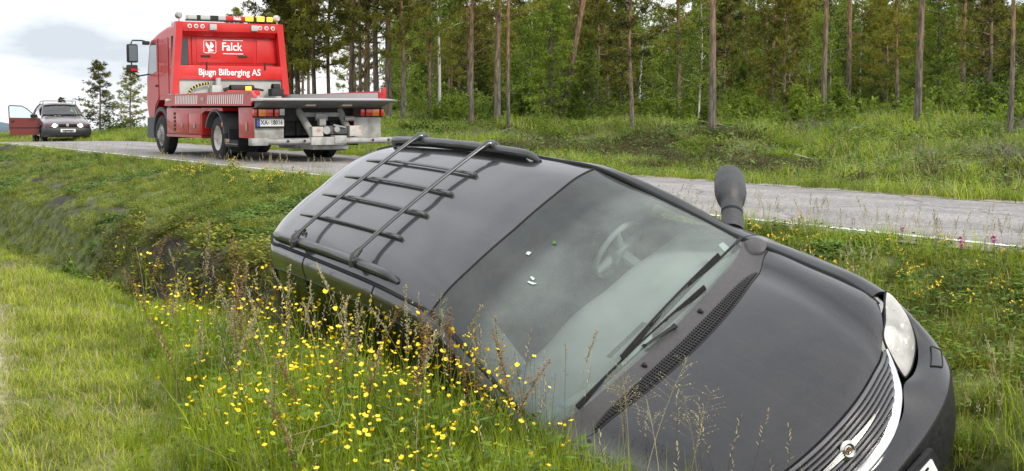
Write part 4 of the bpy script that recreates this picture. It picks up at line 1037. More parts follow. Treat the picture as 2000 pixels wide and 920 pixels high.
# load bed
BW = 1.63
tb('bed_floor', ALU, (-2.75, 3.48, -BW + .04, BW - .04, 1.40, 1.46), bev=0)
for s_ in (1, -1):
    q = T_(); q.prism([(3.50, 1.30), (-2.45, 1.30), (-2.72, 1.42), (-2.74, 1.50), (-2.55, 1.63), (-2.45, 1.64), (3.50, 1.575)], 'y', s_ * (BW - .07), s_ * BW)
    rail = q.build('bed_side', RED, truck)
    q = T_(); q.b2(-2.60, 3.5, s_ * (BW - .005), s_ * (BW + .012), 1.295, 1.325); q.b2(-2.40, 3.5, s_ * (BW - .005), s_ * (BW + .012), 1.56, 1.585); q.build('side_rail_lip', RED, rail)
    tb('bed_side_lining', ALU, (-2.50, 3.48, s_ * (BW - .078), s_ * (BW - .072), 1.46, 1.60), parent=rail, bev=0)
    for x0_, x1_, cnt in ((2.62, 1.02, 14), (.22, -2.05, 18)):
        for k in range(cnt):
            x = x0_ + (x1_ - x0_) * k / (cnt - 1); zt = 1.555 + (.0 if x > -.5 else .015)
            q = T_(); q.prism([(x + .055, 1.335), (x - .005, 1.335), (x - .055, zt), (x + .005, zt)], 'y', s_ * (BW + .001), s_ * (BW + .005)); q.build('reflective_stripe', WHT, rail, smooth=0)
    tb('side_lamp', LAMPC, (3.05, 3.42, s_ * BW, s_ * (BW + .01), 1.40, 1.48), parent=rail)
    tb('side_reflector', LAMPA, (2.92, 3.0, s_ * BW, s_ * (BW + .012), 1.40, 1.47), parent=rail)
    tb('side_badge', LGREY, (.50, .72, s_ * BW, s_ * (BW + .01), 1.40, 1.50), parent=rail)
q = T_(); q.prism([(-2.60, 1.47), (-2.60, 1.405), (-3.28, 1.405), (-3.30, 1.43)], 'y', -BW - .02, BW + .02); q.build('bed_tail', ALU, truck, smooth=0)
q = T_(); q.prism([(-2.60, 1.400), (-2.60, 1.24), (-3.05, 1.36), (-3.26, 1.400)], 'y', -BW + .06, BW - .06); q.build('tail_underside', BEDU, truck, smooth=0)
for y in (.35, -.55): tb('tail_pad', mat('cream_pad', (.55, .50, .40), .7), (-2.95, -2.80, y - .12, y + .12, 1.285, 1.33))
tb('bed_beam', DARK, (-2.6, 3.4, .5, .7, 1.24, 1.40), (-2.6, 3.4, -.7, -.5, 1.24, 1.40), bev=0)
tb('bed_marker', RED, (-2.74, -2.60, -BW - .02, -BW + .05, 1.47, 1.72))

# lockers along the side, rear mudguards
for s_ in (1, -1):
    Y = 1.55
    q = T_(); q.b2(.92, 3.62, s_ * (Y - .5), s_ * Y, .58, 1.24, bev=.02); lk = q.build('side_locker', RED, truck)
    q = T_(); q.prism([(.92, 1.10), (.60, 1.20), (.35, 1.24), (.92, 1.24)], 'y', s_ * (Y - .5), s_ * Y); q.b2(-.5, .95, s_ * (Y - .4), s_ * (Y - .01), 1.17, 1.245); q.build('locker_top', RED, truck)
    q = T_(); q.b2(.95, 3.62, s_ * (Y - .3), s_ * (Y + .008), .50, .57); q.build('side_guard', RED, truck)
    for x0_, x1_ in ((.98, 1.86), (1.90, 2.80)):
        ld = tb('locker_door', RED, (x0_, x1_, s_ * Y, s_ * (Y + .012), .62, 1.10), parent=lk, bev=.006)
        tb('locker_lock', GALV, ((x0_ + x1_) / 2 - .05, (x0_ + x1_) / 2 + .05, s_ * (Y + .01), s_ * (Y + .03), .74, .86), parent=lk, bev=.006)
    for k in range(5): tb('grab_slot', DARK, (2.92, 3.02, s_ * Y, s_ * (Y + .012), .66 + k * .1, .73 + k * .1), parent=lk, bev=0)
    g = T_(); n = 12; vs = []
    for k in range(n + 1):
        a = R(20) + R(150) * k / n
        for rr, y0_, in ((.63, 1.0), (.68, 1.0), (.68, 1.57), (.63, 1.57)): vs.append((rr * math.cos(a), s_ * y0_, .53 + rr * math.sin(a)))
    g.add(vs, [(k * 4 + j, k * 4 + (j + 1) % 4, (k + 1) * 4 + (j + 1) % 4, (k + 1) * 4 + j) for k in range(n) for j in range(4)] + [(0, 1, 2, 3), tuple(n * 4 + j for j in range(4))])
    g.build('rear_mudguard', DGREY, truck)
    tb('arch_reflector', LAMPA, (-.62, -.57, s_ * 1.575, s_ * 1.60, .80, .90))
    q = T_(); q.b2(-2.56, -1.55, s_ * (Y - .62), s_ * Y, .56, 1.26, bev=.02); rl_ = q.build('rear_locker', RED, truck)
    tb('rear_locker_lock', GALV, (-2.12, -2.02, s_ * Y, s_ * (Y + .02), .72, .92), parent=rl_)
    tb('locker_face', LGREY, (-2.60, -2.565, s_ * .88, s_ * 1.57, .56, 1.245), parent=rl_, bev=.006)
    tb('mud_flap', DARK, (-1.45, -.62, s_ * 1.5, s_ * 1.54, .34, .50), (-.80, -.72, s_ * .85, s_ * 1.5, .2, .75), bev=.01)
    tb('mud_flap_strip', LGREY, (-1.45, -.66, s_ * 1.54, s_ * 1.546, .40, .415), bev=0)
    # lamp cluster
    for y0_, y1_, m_ in ((1.62, 1.54, LAMPR), (1.50, 1.32, LAMPA), (1.32, 1.16, LAMPR), (1.12, 1.02, LAMPR)):
        tb('tail_lamp', m_, (-2.68, -2.60, s_ * y1_, s_ * y0_, 1.06, 1.22), bev=.015)
    tb('lamp_housing', DARK, (-2.62, -2.60, s_ * .86, s_ * 1.62, 1.03, 1.245), bev=0)
tb('reversing_lamp', LAMPC, (-2.68, -2.60, .88, 1.0, 1.08, 1.23))
text_mesh('OMF', .13 * TK, 'mud_flap_lettering', mat('gold_letter', (.50, .38, .22), .5), truck, frame_m(at_(-.80, 1.552, .47), (-1, 0, 0), (0, 0, 1)), bold=.002, depth=.002, squeeze=1.2)
# rear number plate
q = T_(); q.b2(-2.66, -2.60, .88, 1.56, .80, 1.01, bev=.01); q.build('plate_holder', DARK, truck)
np_ = tb('number_plate', mat('plate_white_truck', (.82, .82, .80), .35), (-2.672, -2.655, .90, 1.54, .835, .995), bev=.004)
tb('plate_blue_field', mat('plate_blue', (.03, .10, .45), .35), (-2.676, -2.670, 1.475, 1.54, .835, .995), bev=0)
tb('plate_flag', mat('plate_flag_red', (.6, .04, .04), .5), (-2.678, -2.675, 1.49, 1.525, .94, .965), bev=0)
PB = mat('plate_black_truck', (.015, .015, .015), .5)
text_mesh('XA', .145 * TK, 'plate_letters', PB, truck, frame_m(at_(-2.676, 1.375, .915), LX, LY), bold=.002, depth=.001, squeeze=.85)
text_mesh('18016', .145 * TK, 'plate_numbers', PB, truck, frame_m(at_(-2.676, 1.075, .915), LX, LY), bold=.002, depth=.001, squeeze=.80)
tb('plate_seal', mat('seal_red', (.5, .05, .04), .5), (-2.677, -2.674, 1.255, 1.275, .89, .935), bev=0)
# underlift: arms, cross head, cross bar, blocks
def strut(name, a, b_, r, m_): 
    q = T_(); q.tube([a, b_], r, 10); return q.build(name, m_, truck)
strut('lift_arm', (-2.35, .42, 1.20), (-2.85, .26, .60), .085, LGREY); strut('lift_arm', (-2.35, -.62, 1.20), (-2.70, -.74, .60), .085, LGREY)
tb('lift_crosshead', LGREY, (-2.45, -2.35, -.62, .45, 1.04, 1.14), bev=.01)
tb('lift_bracket', GALV, (-2.52, -2.42, -.25, .05, .95, 1.12), bev=.02)
tb('lift_socket', LGREY, (-2.75, -2.6, -.10, .06, .84, 1.0), bev=.01)
RUSTW = mat('rusty_white', (.48, .46, .42), .6, color2=(.34, .22, .15), scale=7, lo=.52, hi=.7)
tb('lift_block', RUSTW, (-2.95, -2.80, .06, .33, .60, .82), bev=.01); tb('lift_block', RUSTW, (-2.95, -2.80, -.92, -.60, .60, .84), bev=.01)
tb('lift_gearbox', DGREY, (-2.90, -2.65, -.58, .0, .64, .84), bev=.04)
q = T_(); q.lathe([(0, .09), (-.06, .09), (-.06, 0)], 'x', (-2.90, -.02, .74), 14); q.lathe([(0, .07), (-.06, .07), (-.06, 0)], 'x', (-2.90, -.28, .76), 14); q.tube([(-2.93, -.2, .86), (-2.93, -.5, .80)], .02, 6); q.build('lift_valves', GALV, truck)
q = T_(); q.tube([(-3.05, 1.62, .50), (-3.05, -1.85, .50)], .072, 12)
q.b2(-3.16, -2.94, 1.48, 1.86, .42, .58, bev=.01); q.build('lift_crossbar', GALV, truck)
tb('crossbar_sleeve', LGREY, (-3.15, -2.95, -.40, .45, .41, .59), bev=.02); tb('crossbar_clamp', LGREY, (-3.17, -2.93, -.42, -.12, .44, .62), bev=.01)
for y in (1.0, .60, -1.1, -1.5):
    q = T_(); q.lathe([(-3.132, .03), (-3.14, .03), (-3.14, 0)], 'x', (0, y, .51), 10); q.build('bar_hole', DARK, truck)
tb('lift_boom', GALV, (-3.0, -1.0, -.55, .35, .30, .42), bev=.03)
strut('reversing_camera', (-2.62, -.62, 1.0), (-2.62, -.86, 1.0), .06, GALV)
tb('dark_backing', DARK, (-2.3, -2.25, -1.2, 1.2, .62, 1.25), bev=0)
# ------------------------------------------------------------------ small dark red car with its door open, farther along the road
_cs, _cl = sl(-16.75, 51.0)
cz_ = float(drop(_cs, _cl)) + .012
car = empty('parked_car', Matrix.Translation((-17.0, 51.3, cz_)) @ Matrix.Rotation(math.atan2(-51.3, 16.85) + R(7), 4, 'Z'),
            label='small dark red estate car with headlights on and its door open, behind the truck', category='car')
CRED = mat('maroon_car_paint', (.040, .006, .008), .3, coat=1, coat_rough=.04, var=.1, scale=3)
CGLS = glass_material('car_glass', (.55, .70, .68), .06, 1.6, dustc=(.5, .55, .52))
DOORRED = mat('door_red_paint', (.15, .016, .016), .3, coat=1, coat_rough=.05)
# x forward, y left; half stations: sill, widest, belt, side top, roof edge, centre
CST = [
    (2.02, [(.60, .22), (.62, .45), (.60, .60), (.45, .66), (.2, .67), (0, .67)]),
    (1.90, [(.76, .22), (.79, .45), (.75, .66), (.60, .71), (.3, .73), (0, .735)]),
    (1.55, [(.80, .22), (.83, .50), (.80, .74), (.66, .80), (.35, .825), (0, .83)]),
    (.95, [(.81, .22), (.84, .52), (.82, .82), (.70, .885), (.40, .92), (0, .93)]),
    (.72, [(.81, .22), (.84, .52), (.825, .87), (.73, .93), (.42, .955), (0, .96)]),
    (.10, [(.81, .22), (.845, .52), (.825, .90), (.63, 1.24), (.40, 1.27), (0, 1.28)]),
    (-.20, [(.81, .22), (.845, .52), (.825, .91), (.585, 1.37), (.38, 1.405), (0, 1.415)]),
    (-.9, [(.81, .22), (.845, .52), (.825, .92), (.58, 1.39), (.38, 1.425), (0, 1.43)]),
    (-1.7, [(.81, .22), (.84, .52), (.815, .93), (.57, 1.36), (.37, 1.395), (0, 1.40)]),
    (-2.10, [(.76, .24), (.79, .52), (.76, .93), (.54, 1.22), (.35, 1.25), (0, 1.25)]),
    (-2.25, [(.70, .26), (.72, .52), (.70, .88), (.50, .95), (.3, .96), (0, .96)])]
CC = [[(x, y, z) for y, z in p] for x, p in CST]
CGd = surf(CC, 5, 4)
def cutw(G):
    dm = np.zeros(G.shape[:2], bool)
    for cx in (1.33, -1.22):
        G, d = arch(G, cx, .335, .30); dm |= d
    return G, dm
for sy in (1, -1):
    M3 = np.array([1, sy, 1])
    lo, dm = cutw(CGd[:, :2 * 4 + 1].copy())
    panel('body_side', lo * M3, CRED, car, drop_mask=dm, flange=.02)
    up = CGd[:, 8:]
    # bonnet, roof and tail as one skin per region
    panel('bonnet_half', up[:4 * 5 + 1] * M3, CRED, car, flange=.01)
    panel('roof_half', CGd[6 * 5 - 2:8 * 5 + 1, 12:] * M3, CRED, car, flange=.01)
    MB().grid(CGd[4 * 5 + 1:6 * 5 - 2, 12:] * M3).build('windscreen', CGLS, car, smooth=60)
    MB().grid(CGd[5 * 5 + 3:9 * 5, 8:13] * M3 * np.array([1, .998, 1])).build('side_window', CGLS, car, smooth=60)
    fr = MB()
    for ln in (CGd[4 * 5:6 * 5, 12], ): fr.tube(ln * M3, .030, 8)
    fr.tube(CGd[6 * 5 - 1:9 * 5, 12] * M3, .022, 6)
    for i in (7 * 5 + 2, 8 * 5 + 1, 9 * 5): fr.tube(CGd[i, 8:13] * M3, .025, 6)
    fr.build('window_pillars', CRED, car)
    panel('tail_half', CGd[8 * 5:, 12:] * M3, CRED, car, flange=.01)
tubeW = CGd[4 * 5 + 1, 8:]; 
fr = MB(); fr.tube(np.concatenate([CGd[21, 12:], (CGd[21, 12:] * np.array([1, -1, 1]))[::-1]]), .018, 6); fr.tube(np.concatenate([CGd[28, 12:], (CGd[28, 12:] * np.array([1, -1, 1]))[::-1]]), .016, 6)
fr.build('windscreen_trim', RUBBER, car)
FB = [[(2.07, 0, .56), (2.05, .35, .56), (1.98, .62, .56), (1.80, .80, .56), (1.62, .85, .56)],
      [(2.13, 0, .50), (2.11, .36, .50), (2.03, .65, .50), (1.84, .83, .50), (1.64, .865, .50)],
      [(2.12, 0, .32), (2.10, .36, .32), (2.02, .65, .32), (1.84, .83, .32), (1.64, .86, .32)],
      [(2.04, 0, .20), (2.02, .34, .20), (1.95, .60, .20), (1.80, .78, .20), (1.64, .82, .20)]]
panel('front_bumper', mirror(surf(FB, 4, 4)), mat('bumper_charcoal', (.030, .031, .034), .55), car, flange=.02)
MB().b2(2.10, 2.13, -.45, .45, .25, .31, bev=.01).build('lower_intake', RUBBER, car)
gq = MB(); gq.box((1.995, 0, .625), (.04, .66, .085), bev=.012); gr = gq.build('grille', RUBBER, car)
for z in (.605, .625, .645): MB().b2(2.012, 2.02, -.31, .31, z - .003, z + .003).build('grille_slat', DARK, gr)
MB().lathe([(0, .045), (.01, .052), (.014, .045), (.014, 0)], 'x', (2.02, 0, .63), 20).build('round_badge', CHROME, car)
LIT = mat('lit_headlight', (.9, .85, .7), .2, emit=(1.0, .84, .55), estr=2.5)
for sy in (1, -1):
    HLc = [[(2.00, sy * .33, .665), (1.97, sy * .50, .675), (1.90, sy * .66, .675), (1.78, sy * .77, .67)], [(2.045, sy * .33, .62), (2.02, sy * .50, .62), (1.95, sy * .66, .62), (1.83, sy * .79, .62)], [(2.02, sy * .33, .575), (2.00, sy * .50, .57), (1.93, sy * .66, .57), (1.80, sy * .79, .575)]]
    h_ = MB().grid(surf(HLc, 4, 4)).build('headlight', mat('car_lamp_glass', (.70, .70, .68), .1, coat=1), car, smooth=60)
    MB().lathe([(0, .075), (.012, .062), (.014, 0)], 'x', (2.03, sy * .45, .62), 16).build('lit_bulb', LIT, h_)
    q = MB(); q.tube([(.62, sy * .82, .93), (.60, sy * .90, .95)], .03, 8); q.build('mirror_arm', RUBBER, car) if sy > 0 else None
    for wx in (1.33, -1.22):
        w_ = MB().lathe([(-.09, .18), (-.09, .26), (-.075, .295), (.075, .295), (.09, .26), (.09, .18)], 'y', (wx, sy * .75, .295), 30).build('wheel', TYRE, car)
        MB().lathe([(sy * .03, 0), (sy * .04, .05), (sy * .06, .17), (sy * .05, .19)], 'y', (wx, sy * .76, .295), 24).build('hub_cap', ALLOY, w_)
        MB().lathe([(-.12, .34), (.05, .34)], 'y', (wx, sy * .74, .30), 20).build('wheel_arch_liner', RUBBER, car)
q = MB(); q.tube([(.50, .84, .93), (.50, .93, .95)], .03, 8); q.box((.50, .985, .97), (.10, .17, .11), bev=.03); q.build('door_mirror', RUBBER, car)
MB().box((2.135, 0, .44), (.012, .52, .115), bev=.003).build('number_plate', mat('car_plate', (.72, .72, .70), .4), car)
for y in np.linspace(-.19, .19, 7):
    if abs(y) > .02: MB().b2(2.142, 2.145, y - .02, y + .02, .41, .47).build('plate_character', mat('car_plate_mark', (.25, .25, .25), .6), car)
for sy in (1, -1):
    fl2 = MB()
    fl2.tube([(.74, sy * .12 + .28, .955), (.62, sy * .12 - .12, 1.01)], .014, 6); fl2.build('wiper', RUBBER, car)
MB().b2(-2.1, 1.1, -.72, .72, .26, .34).build('car_floor', CABIN, car)
MB().b2(.35, .95, -.72, .72, .40, .90, bev=.05).build('dashboard', CABIN, car)
for y in (.36, -.36):
    s_ = MB(); s_.box((-.35, y, .52), (.5, .46, .16), bev=.05); s_.box((-.60, y, .82), (.14, .46, .58), Matrix.Rotation(-.25, 3, 'Y'), bev=.05); s_.box((-.72, y, 1.18), (.08, .22, .14), bev=.03)
    s_.build('seat', mat('car_seat', (.07, .07, .08), .9), car)
s_ = MB(); s_.tube([(.15 + .09 * math.sin(a) * .5, .36 + .18 * math.cos(a), .90 + .17 * math.sin(a)) for a in np.linspace(0, 2 * PI, 25)], .015, 6, cap=False); s_.build('steering_wheel', RUBBER, car)
# roof bars
for x in (-.15, -1.15):
    q = MB(); q.tube([(x, -.60, 1.34), (x, -.585, 1.50), (x, -.55, 1.515), (x, .55, 1.515), (x, .585, 1.50), (x, .60, 1.34)], .014, 8); q.build('roof_bar', RUBBER, car)
# open front door on the far passenger side
door = MB(); DA = R(74)
Md = Matrix.Translation((.62, -.835, 0)) @ Matrix.Rotation(-(PI - DA), 4, 'Z')
# door plane: local +x from the hinge outwards, y thickness
door.prism([(0, .26), (1.02, .26), (1.06, .50), (1.06, .90), (0, .885)], 'y', -.03, .03)
do = door.build('open_door', DOORRED, car, M=Md)
q = MB(); q.tube([(.04, 0, .89), (.42, 0, 1.23), (.60, 0, 1.325), (1.02, 0, 1.345), (1.055, 0, 1.32), (1.05, 0, .90)], .022, 8); q.build('door_window_frame', mat('grey_trim', (.09, .09, .10), .5), do, M=Md)
q = MB(); q.prism([(.06, .89), (.43, 1.22), (.61, 1.315), (1.03, 1.335), (1.04, .90)], 'y', -.003, .003); q.build('door_glass', glass_material('pale_door_glass', (.86, .95, .96), .03, 1.3), do, M=Md)
q = MB(); q.b2(.86, .98, -.06, -.03, .74, .79, bev=.01); q.b2(.86, .98, .03, .06, .74, .79, bev=.01); q.build('handle', RUBBER, do, M=Md)
q = MB(); q.b2(.0, 1.06, -.034, .034, .50, .54, bev=.005); q.build('rubbing_strip', RUBBER, do, M=Md)
q = MB(); q.box((.16, .10, .955), (.24, .12, .13), bev=.04); q.tube([(.05, 0, .93), (.16, .08, .95)], .03, 8); q.build('mirror', RUBBER, do, M=Md)
# ------------------------------------------------------------------ trees
def leaf_mat(name, dark, light, transl=.35, rough=.6, scale=1.2, rnd=.35, stripes=None):
    m = bpy.data.materials.new(name); m.use_nodes = True
    n, l = m.node_tree.nodes, m.node_tree.links; b = n['Principled BSDF']; b.inputs['Roughness'].default_value = rough
    b.inputs['Specular IOR Level'].default_value = .25
    g = n.new('ShaderNodeNewGeometry'); oi = n.new('ShaderNodeObjectInfo')
    t = n.new('ShaderNodeTexNoise'); t.inputs['Scale'].default_value = scale; t.inputs['Detail'].default_value = 5
    l.new(g.outputs['Position'], t.inputs[0])
    a1 = n.new('ShaderNodeMath'); a1.operation = 'MULTIPLY_ADD'; a1.inputs[1].default_value = rnd; a1.inputs[2].default_value = -rnd / 2
    l.new(oi.outputs['Random'], a1.inputs[0])
    a2 = n.new('ShaderNodeMath'); a2.operation = 'ADD'; l.new(a1.outputs[0], a2.inputs[0]); l.new(t.outputs[0], a2.inputs[1])
    a3 = n.new('ShaderNodeMath'); a3.operation = 'MULTIPLY_ADD'; a3.inputs[1].default_value = .3; a3.inputs[2].default_value = -.15
    l.new(g.outputs['Random Per Island'], a3.inputs[0])
    a4 = n.new('ShaderNodeMath'); a4.operation = 'ADD'; l.new(a3.outputs[0], a4.inputs[0]); l.new(a2.outputs[0], a4.inputs[1])
    r = n.new('ShaderNodeValToRGB'); r.color_ramp.elements[0].position = .28; r.color_ramp.elements[1].position = .72
    r.color_ramp.elements[0].color = (*dark, 1); r.color_ramp.elements[1].color = (*light, 1)
    l.new(a4.outputs[0], r.inputs[0]); l.new(r.outputs[0], b.inputs['Base Color'])
    tr = n.new('ShaderNodeBsdfTranslucent'); l.new(r.outputs[0], tr.inputs[0])
    mx_ = n.new('ShaderNodeMixShader'); mx_.inputs[0].default_value = transl
    l.new(b.outputs[0], mx_.inputs[1]); l.new(tr.outputs[0], mx_.inputs[2]); l.new(mx_.outputs[0], n['Material Output'].inputs[0])
    return m
NEEDLE = leaf_mat('pine_needles', (.024, .032, .006), (.290, .285, .036), .3)
SPRUCE = leaf_mat('spruce_needles', (.022, .046, .006), (.235, .325, .034), .3)
BIRCH = leaf_mat('birch_leaves', (.040, .082, .010), (.285, .375, .046), .45)
BUSHM = leaf_mat('bush_leaves', (.028, .056, .007), (.245, .330, .038), .45)
def bark(name, lowc, highc, h0, h1, spots=None):
    m = bpy.data.materials.new(name); m.use_nodes = True
    n, l = m.node_tree.nodes, m.node_tree.links; b = n['Principled BSDF']; b.inputs['Roughness'].default_value = .9
    tcn = n.new('ShaderNodeTexCoord'); sp_ = n.new('ShaderNodeSeparateXYZ'); l.new(tcn.outputs['Object'], sp_.inputs[0])
    mr = n.new('ShaderNodeMapRange'); mr.inputs['From Min'].default_value = h0; mr.inputs['From Max'].default_value = h1; l.new(sp_.outputs[2], mr.inputs[0])
    c = n.new('ShaderNodeMixRGB'); c.inputs[1].default_value = (*lowc, 1); c.inputs[2].default_value = (*highc, 1); l.new(mr.outputs[0], c.inputs[0])
    mpn = n.new('ShaderNodeMapping'); mpn.inputs['Scale'].default_value = (9, 9, 2.2); l.new(tcn.outputs['Object'], mpn.inputs[0])
    t = n.new('ShaderNodeTexNoise'); t.inputs['Scale'].default_value = 1.6; t.inputs['Detail'].default_value = 6; l.new(mpn.outputs[0], t.inputs[0])
    r = n.new('ShaderNodeValToRGB'); r.color_ramp.elements[0].position = .38; r.color_ramp.elements[1].position = .62
    r.color_ramp.elements[0].color = (.45, .45, .45, 1) if not spots else (.10, .09, .08, 1); r.color_ramp.elements[1].color = (1.35, 1.35, 1.35, 1)
    if spots: r.color_ramp.elements[0].position = .36; r.color_ramp.elements[1].position = .44; r.color_ramp.elements[1].color = (1, 1, 1, 1)
    l.new(t.outputs[0], r.inputs[0])
    mm = n.new('ShaderNodeMixRGB'); mm.blend_type = 'MULTIPLY'; mm.inputs[0].default_value = 1; l.new(c.outputs[0], mm.inputs[1]); l.new(r.outputs[0], mm.inputs[2])
    l.new(mm.outputs[0], b.inputs['Base Color'])
    bp = n.new('ShaderNodeBump'); bp.inputs['Strength'].default_value = .8; bp.inputs['Distance'].default_value = .02; l.new(t.outputs[0], bp.inputs['Height']); l.new(bp.outputs[0], b.inputs['Normal'])
    return m
PBARK = bark('pine_bark', (.130, .112, .092), (.27, .145, .075), .8, 5.5)
GBARK = bark('grey_bark', (.125, .115, .100), (.15, .13, .11), 0, 5)
WBARK = bark('birch_bark', (.55, .53, .49), (.50, .47, .42), 0, 4, spots=True)

def tri_leaves(P, D, L, W, rg, droop=0.):
    """one thin kite per row: at P, along D"""
    D = D / (np.linalg.norm(D, axis=1, keepdims=True) + 1e-9)
    A = rg.normal(size=D.shape); S = np.cross(D, A); S /= (np.linalg.norm(S, axis=1, keepdims=True) + 1e-9)
    L = np.asarray(L).reshape(-1, 1); W = np.asarray(W).reshape(-1, 1)
    v = np.stack([P, P + D * L * .45 + S * W, P + D * L, P + D * L * .45 - S * W], 1)
    return v
class Tree:
    def __init__(s, seed): s.rg = np.random.default_rng(seed); s.wood = MB(); s.lv = []
    def trunk(s, H, r0, r1, wob=.0, lean=(0, 0), seg=9, n=9, bend=None):
        rg = s.rg; pts = []; z0 = -.35
        ox, oy = 0, 0; ph = rg.uniform(0, 6.3, 4)
        for k in range(seg + 1):
            t = k / seg; z = z0 + (H - z0) * t
            x = wob * math.sin(2.3 * t * 2 + ph[0]) * t + lean[0] * z; y = wob * math.sin(3.1 * t * 2 + ph[1]) * t + lean[1] * z
            if bend: x += bend(t)
            pts.append((x, y, z))
        P = spl(pts, 2); tt = np.linspace(0, 1, len(P))
        rs = r1 + (r0 - r1) * (1 - tt)**.9; rs[0] *= 1.35; rs[1] *= 1.1
        s.P, s.rs, s.H = P, rs, H
        s.wood.tube(P, rs, n); return s
    def at(s, h):
        return np.array([np.interp(h, s.P[:, 2], s.P[:, k]) for k in range(3)])
    def branch(s, h, az, L, up, r=.02, curve=.0, n=4, base=None):
        b0 = s.at(h) if base is None else base; d = np.array([math.cos(az), math.sin(az), 0])
        ts = np.linspace(0, 1, 5)
        pts = np.array([b0 + d * L * t + np.array([0, 0, L * (up * t + curve * t * t)]) + s.rg.normal(0, .03 * L, 3) * (t > 0) * np.array([1, 1, .5]) for t in ts])
        s.wood.tube(pts, np.linspace(r, r * .25, 5), n, cap=False); return pts
    def tufts(s, pts, t0, count, per, L, W, spread, flat=.5, dirbias=None):
        rg = s.rg
        t = t0 + (1 - t0) * rg.random(count)**.8
        c = np.stack([np.interp(t, np.linspace(0, 1, len(pts)), pts[:, k]) for k in range(3)], 1)
        c += rg.normal(0, 1, c.shape) * spread * np.array([1, 1, flat])
        P = np.repeat(c, per, 0); D = rg.normal(0, 1, P.shape)
        if dirbias is not None: D += np.array(dirbias)
        ax = (pts[-1] - pts[0]); D += ax / (np.linalg.norm(ax) + 1e-6) * .6
        k = len(P); s.lv.append(tri_leaves(P + rg.normal(0, .02, P.shape), D, L * rg.uniform(.6, 1.3, k), W * rg.uniform(.7, 1.3, k), rg))
    def finish(s, name, bmat, lmat):
        w = bpy.data.meshes.new(name + '_trunk'); w.from_pydata([tuple(v) for v in s.wood.v], [], s.wood.f); w.materials.append(bmat); w.shade_smooth()
        V = np.concatenate(s.lv).reshape(-1, 3); k = len(V) // 4
        c = bpy.data.meshes.new(name + '_crown')
        c.vertices.add(len(V)); c.vertices.foreach_set('co', V.astype(np.float32).ravel())
        c.loops.add(k * 4); c.loops.foreach_set('vertex_index', np.arange(k * 4, dtype=np.int32))
        c.polygons.add(k); c.polygons.foreach_set('loop_start', np.arange(0, k * 4, 4, dtype=np.int32)); c.polygons.foreach_set('loop_total', np.full(k, 4, np.int32))
        c.materials.append(lmat); c.update(); c.validate()
        return (w, c)
def pine(seed, H, bare, r0, dens=1.0, lean=(0, 0), wob=.12, bend=None, wide=1.0):
    t = Tree(seed).trunk(H, r0, .03, wob, lean, bend=bend); rg = t.rg
    for k in range(int(16 * bare * H / 6)):              # dead twigs on the bare stem
        h = rg.uniform(.10, bare) * H; t.branch(h, rg.uniform(0, 6.3), rg.uniform(.3, 1.5), rg.uniform(-.25, .15), .010, rg.uniform(-.2, .1), 3)
    nb = int(34 * dens)
    for k in range(nb):
        u = (k + rg.random()) / nb; h = (bare + (1 - bare) * u) * H
        L = H * .20 * wide * (1.05 - u * .85) * rg.uniform(.6, 1.15) * min(1, .55 + u * 3)
        p = t.branch(h, k * 2.4 + rg.uniform(-.5, .5), L, .05 + .5 * u + rg.uniform(-.15, .15), .028 * (1.1 - u), .18, 4)
        t.tufts(p, .25, int(11 + L * 6), 15, .17, .014, .11 + .05 * L, .55, (0, 0, .5))
        for q in range(2):
            i = rg.integers(2, 5); s2 = t.branch(0, k * 2.4 + rg.uniform(-1.2, 1.2), L * .45, .25, .010, .1, 3, base=p[i - 1])
            t.tufts(s2, .2, 6, 14, .16, .014, .10, .6, (0, 0, .5))
    p = np.array([t.at(H * .93), t.at(H)]); t.tufts(p, 0, 12, 14, .16, .014, .10)
    return t.finish('pine', PBARK, NEEDLE)
def spruce(seed, H, r0, low=.04):
    t = Tree(seed).trunk(H, r0, .02, .03); rg = t.rg; nb = int(26 + H * 12)
    for k in range(nb):
        u = (k + rg.random()) / nb; h = (low + (1 - low) * u) * H; L = H * .26 * (1.02 - u)**.9 * rg.uniform(.7, 1.15) + .08
        p = t.branch(h, k * 2.4 + rg.uniform(-.4, .4), L, -.18 + .35 * u, .016 * (1.1 - u), .12, 3)
        t.tufts(p, .12, int(9 + L * 20), 10, .10, .014, .05 + .07 * L, .35, (0, 0, -.15))
    return t.finish('spruce', GBARK, SPRUCE)
def birch(seed, H, r0, low=.3, bm_=None, lmat=None, wide=1.0):
    t = Tree(seed).trunk(H, r0, .015, .18); rg = t.rg; nb = int(26 + H * 4)
    for k in range(nb):
        u = (k + rg.random()) / nb; h = (low + (1 - low) * u) * H; L = H * .22 * wide * (1.05 - .75 * u) * rg.uniform(.5, 1.2) * min(1, .5 + 2.5 * u)
        p = t.branch(h, rg.uniform(0, 6.3), L, .55 + rg.uniform(-.2, .3), .018 * (1.1 - u), -.15, 3)
        t.tufts(p, .2, int(12 + L * 14), 8, .075, .028, .10 + .08 * L, .8, (0, 0, -.3))
    return t.finish('birch', bm_ or WBARK, lmat or BIRCH)
def bush(seed, H, W):
    t = Tree(seed); t.P = np.array([[0, 0, -.1], [0, 0, H * .3]]); rg = t.rg; t.H = H
    for k in range(16):
        az = rg.uniform(0, 6.3); L = H * rg.uniform(.55, 1.0)
        p = t.branch(0, az, L * W / H * .6, 1.5 * H / W * rg.uniform(.6, 1), .012, -.3, 3, base=np.array([rg.normal(0, .06), rg.normal(0, .06), -.05]))
        t.tufts(p, .15, int(12 + 10 * L), 8, .08, .028, .12 + .06 * L, .8)
    return t.finish('bush', GBARK, BUSHM)
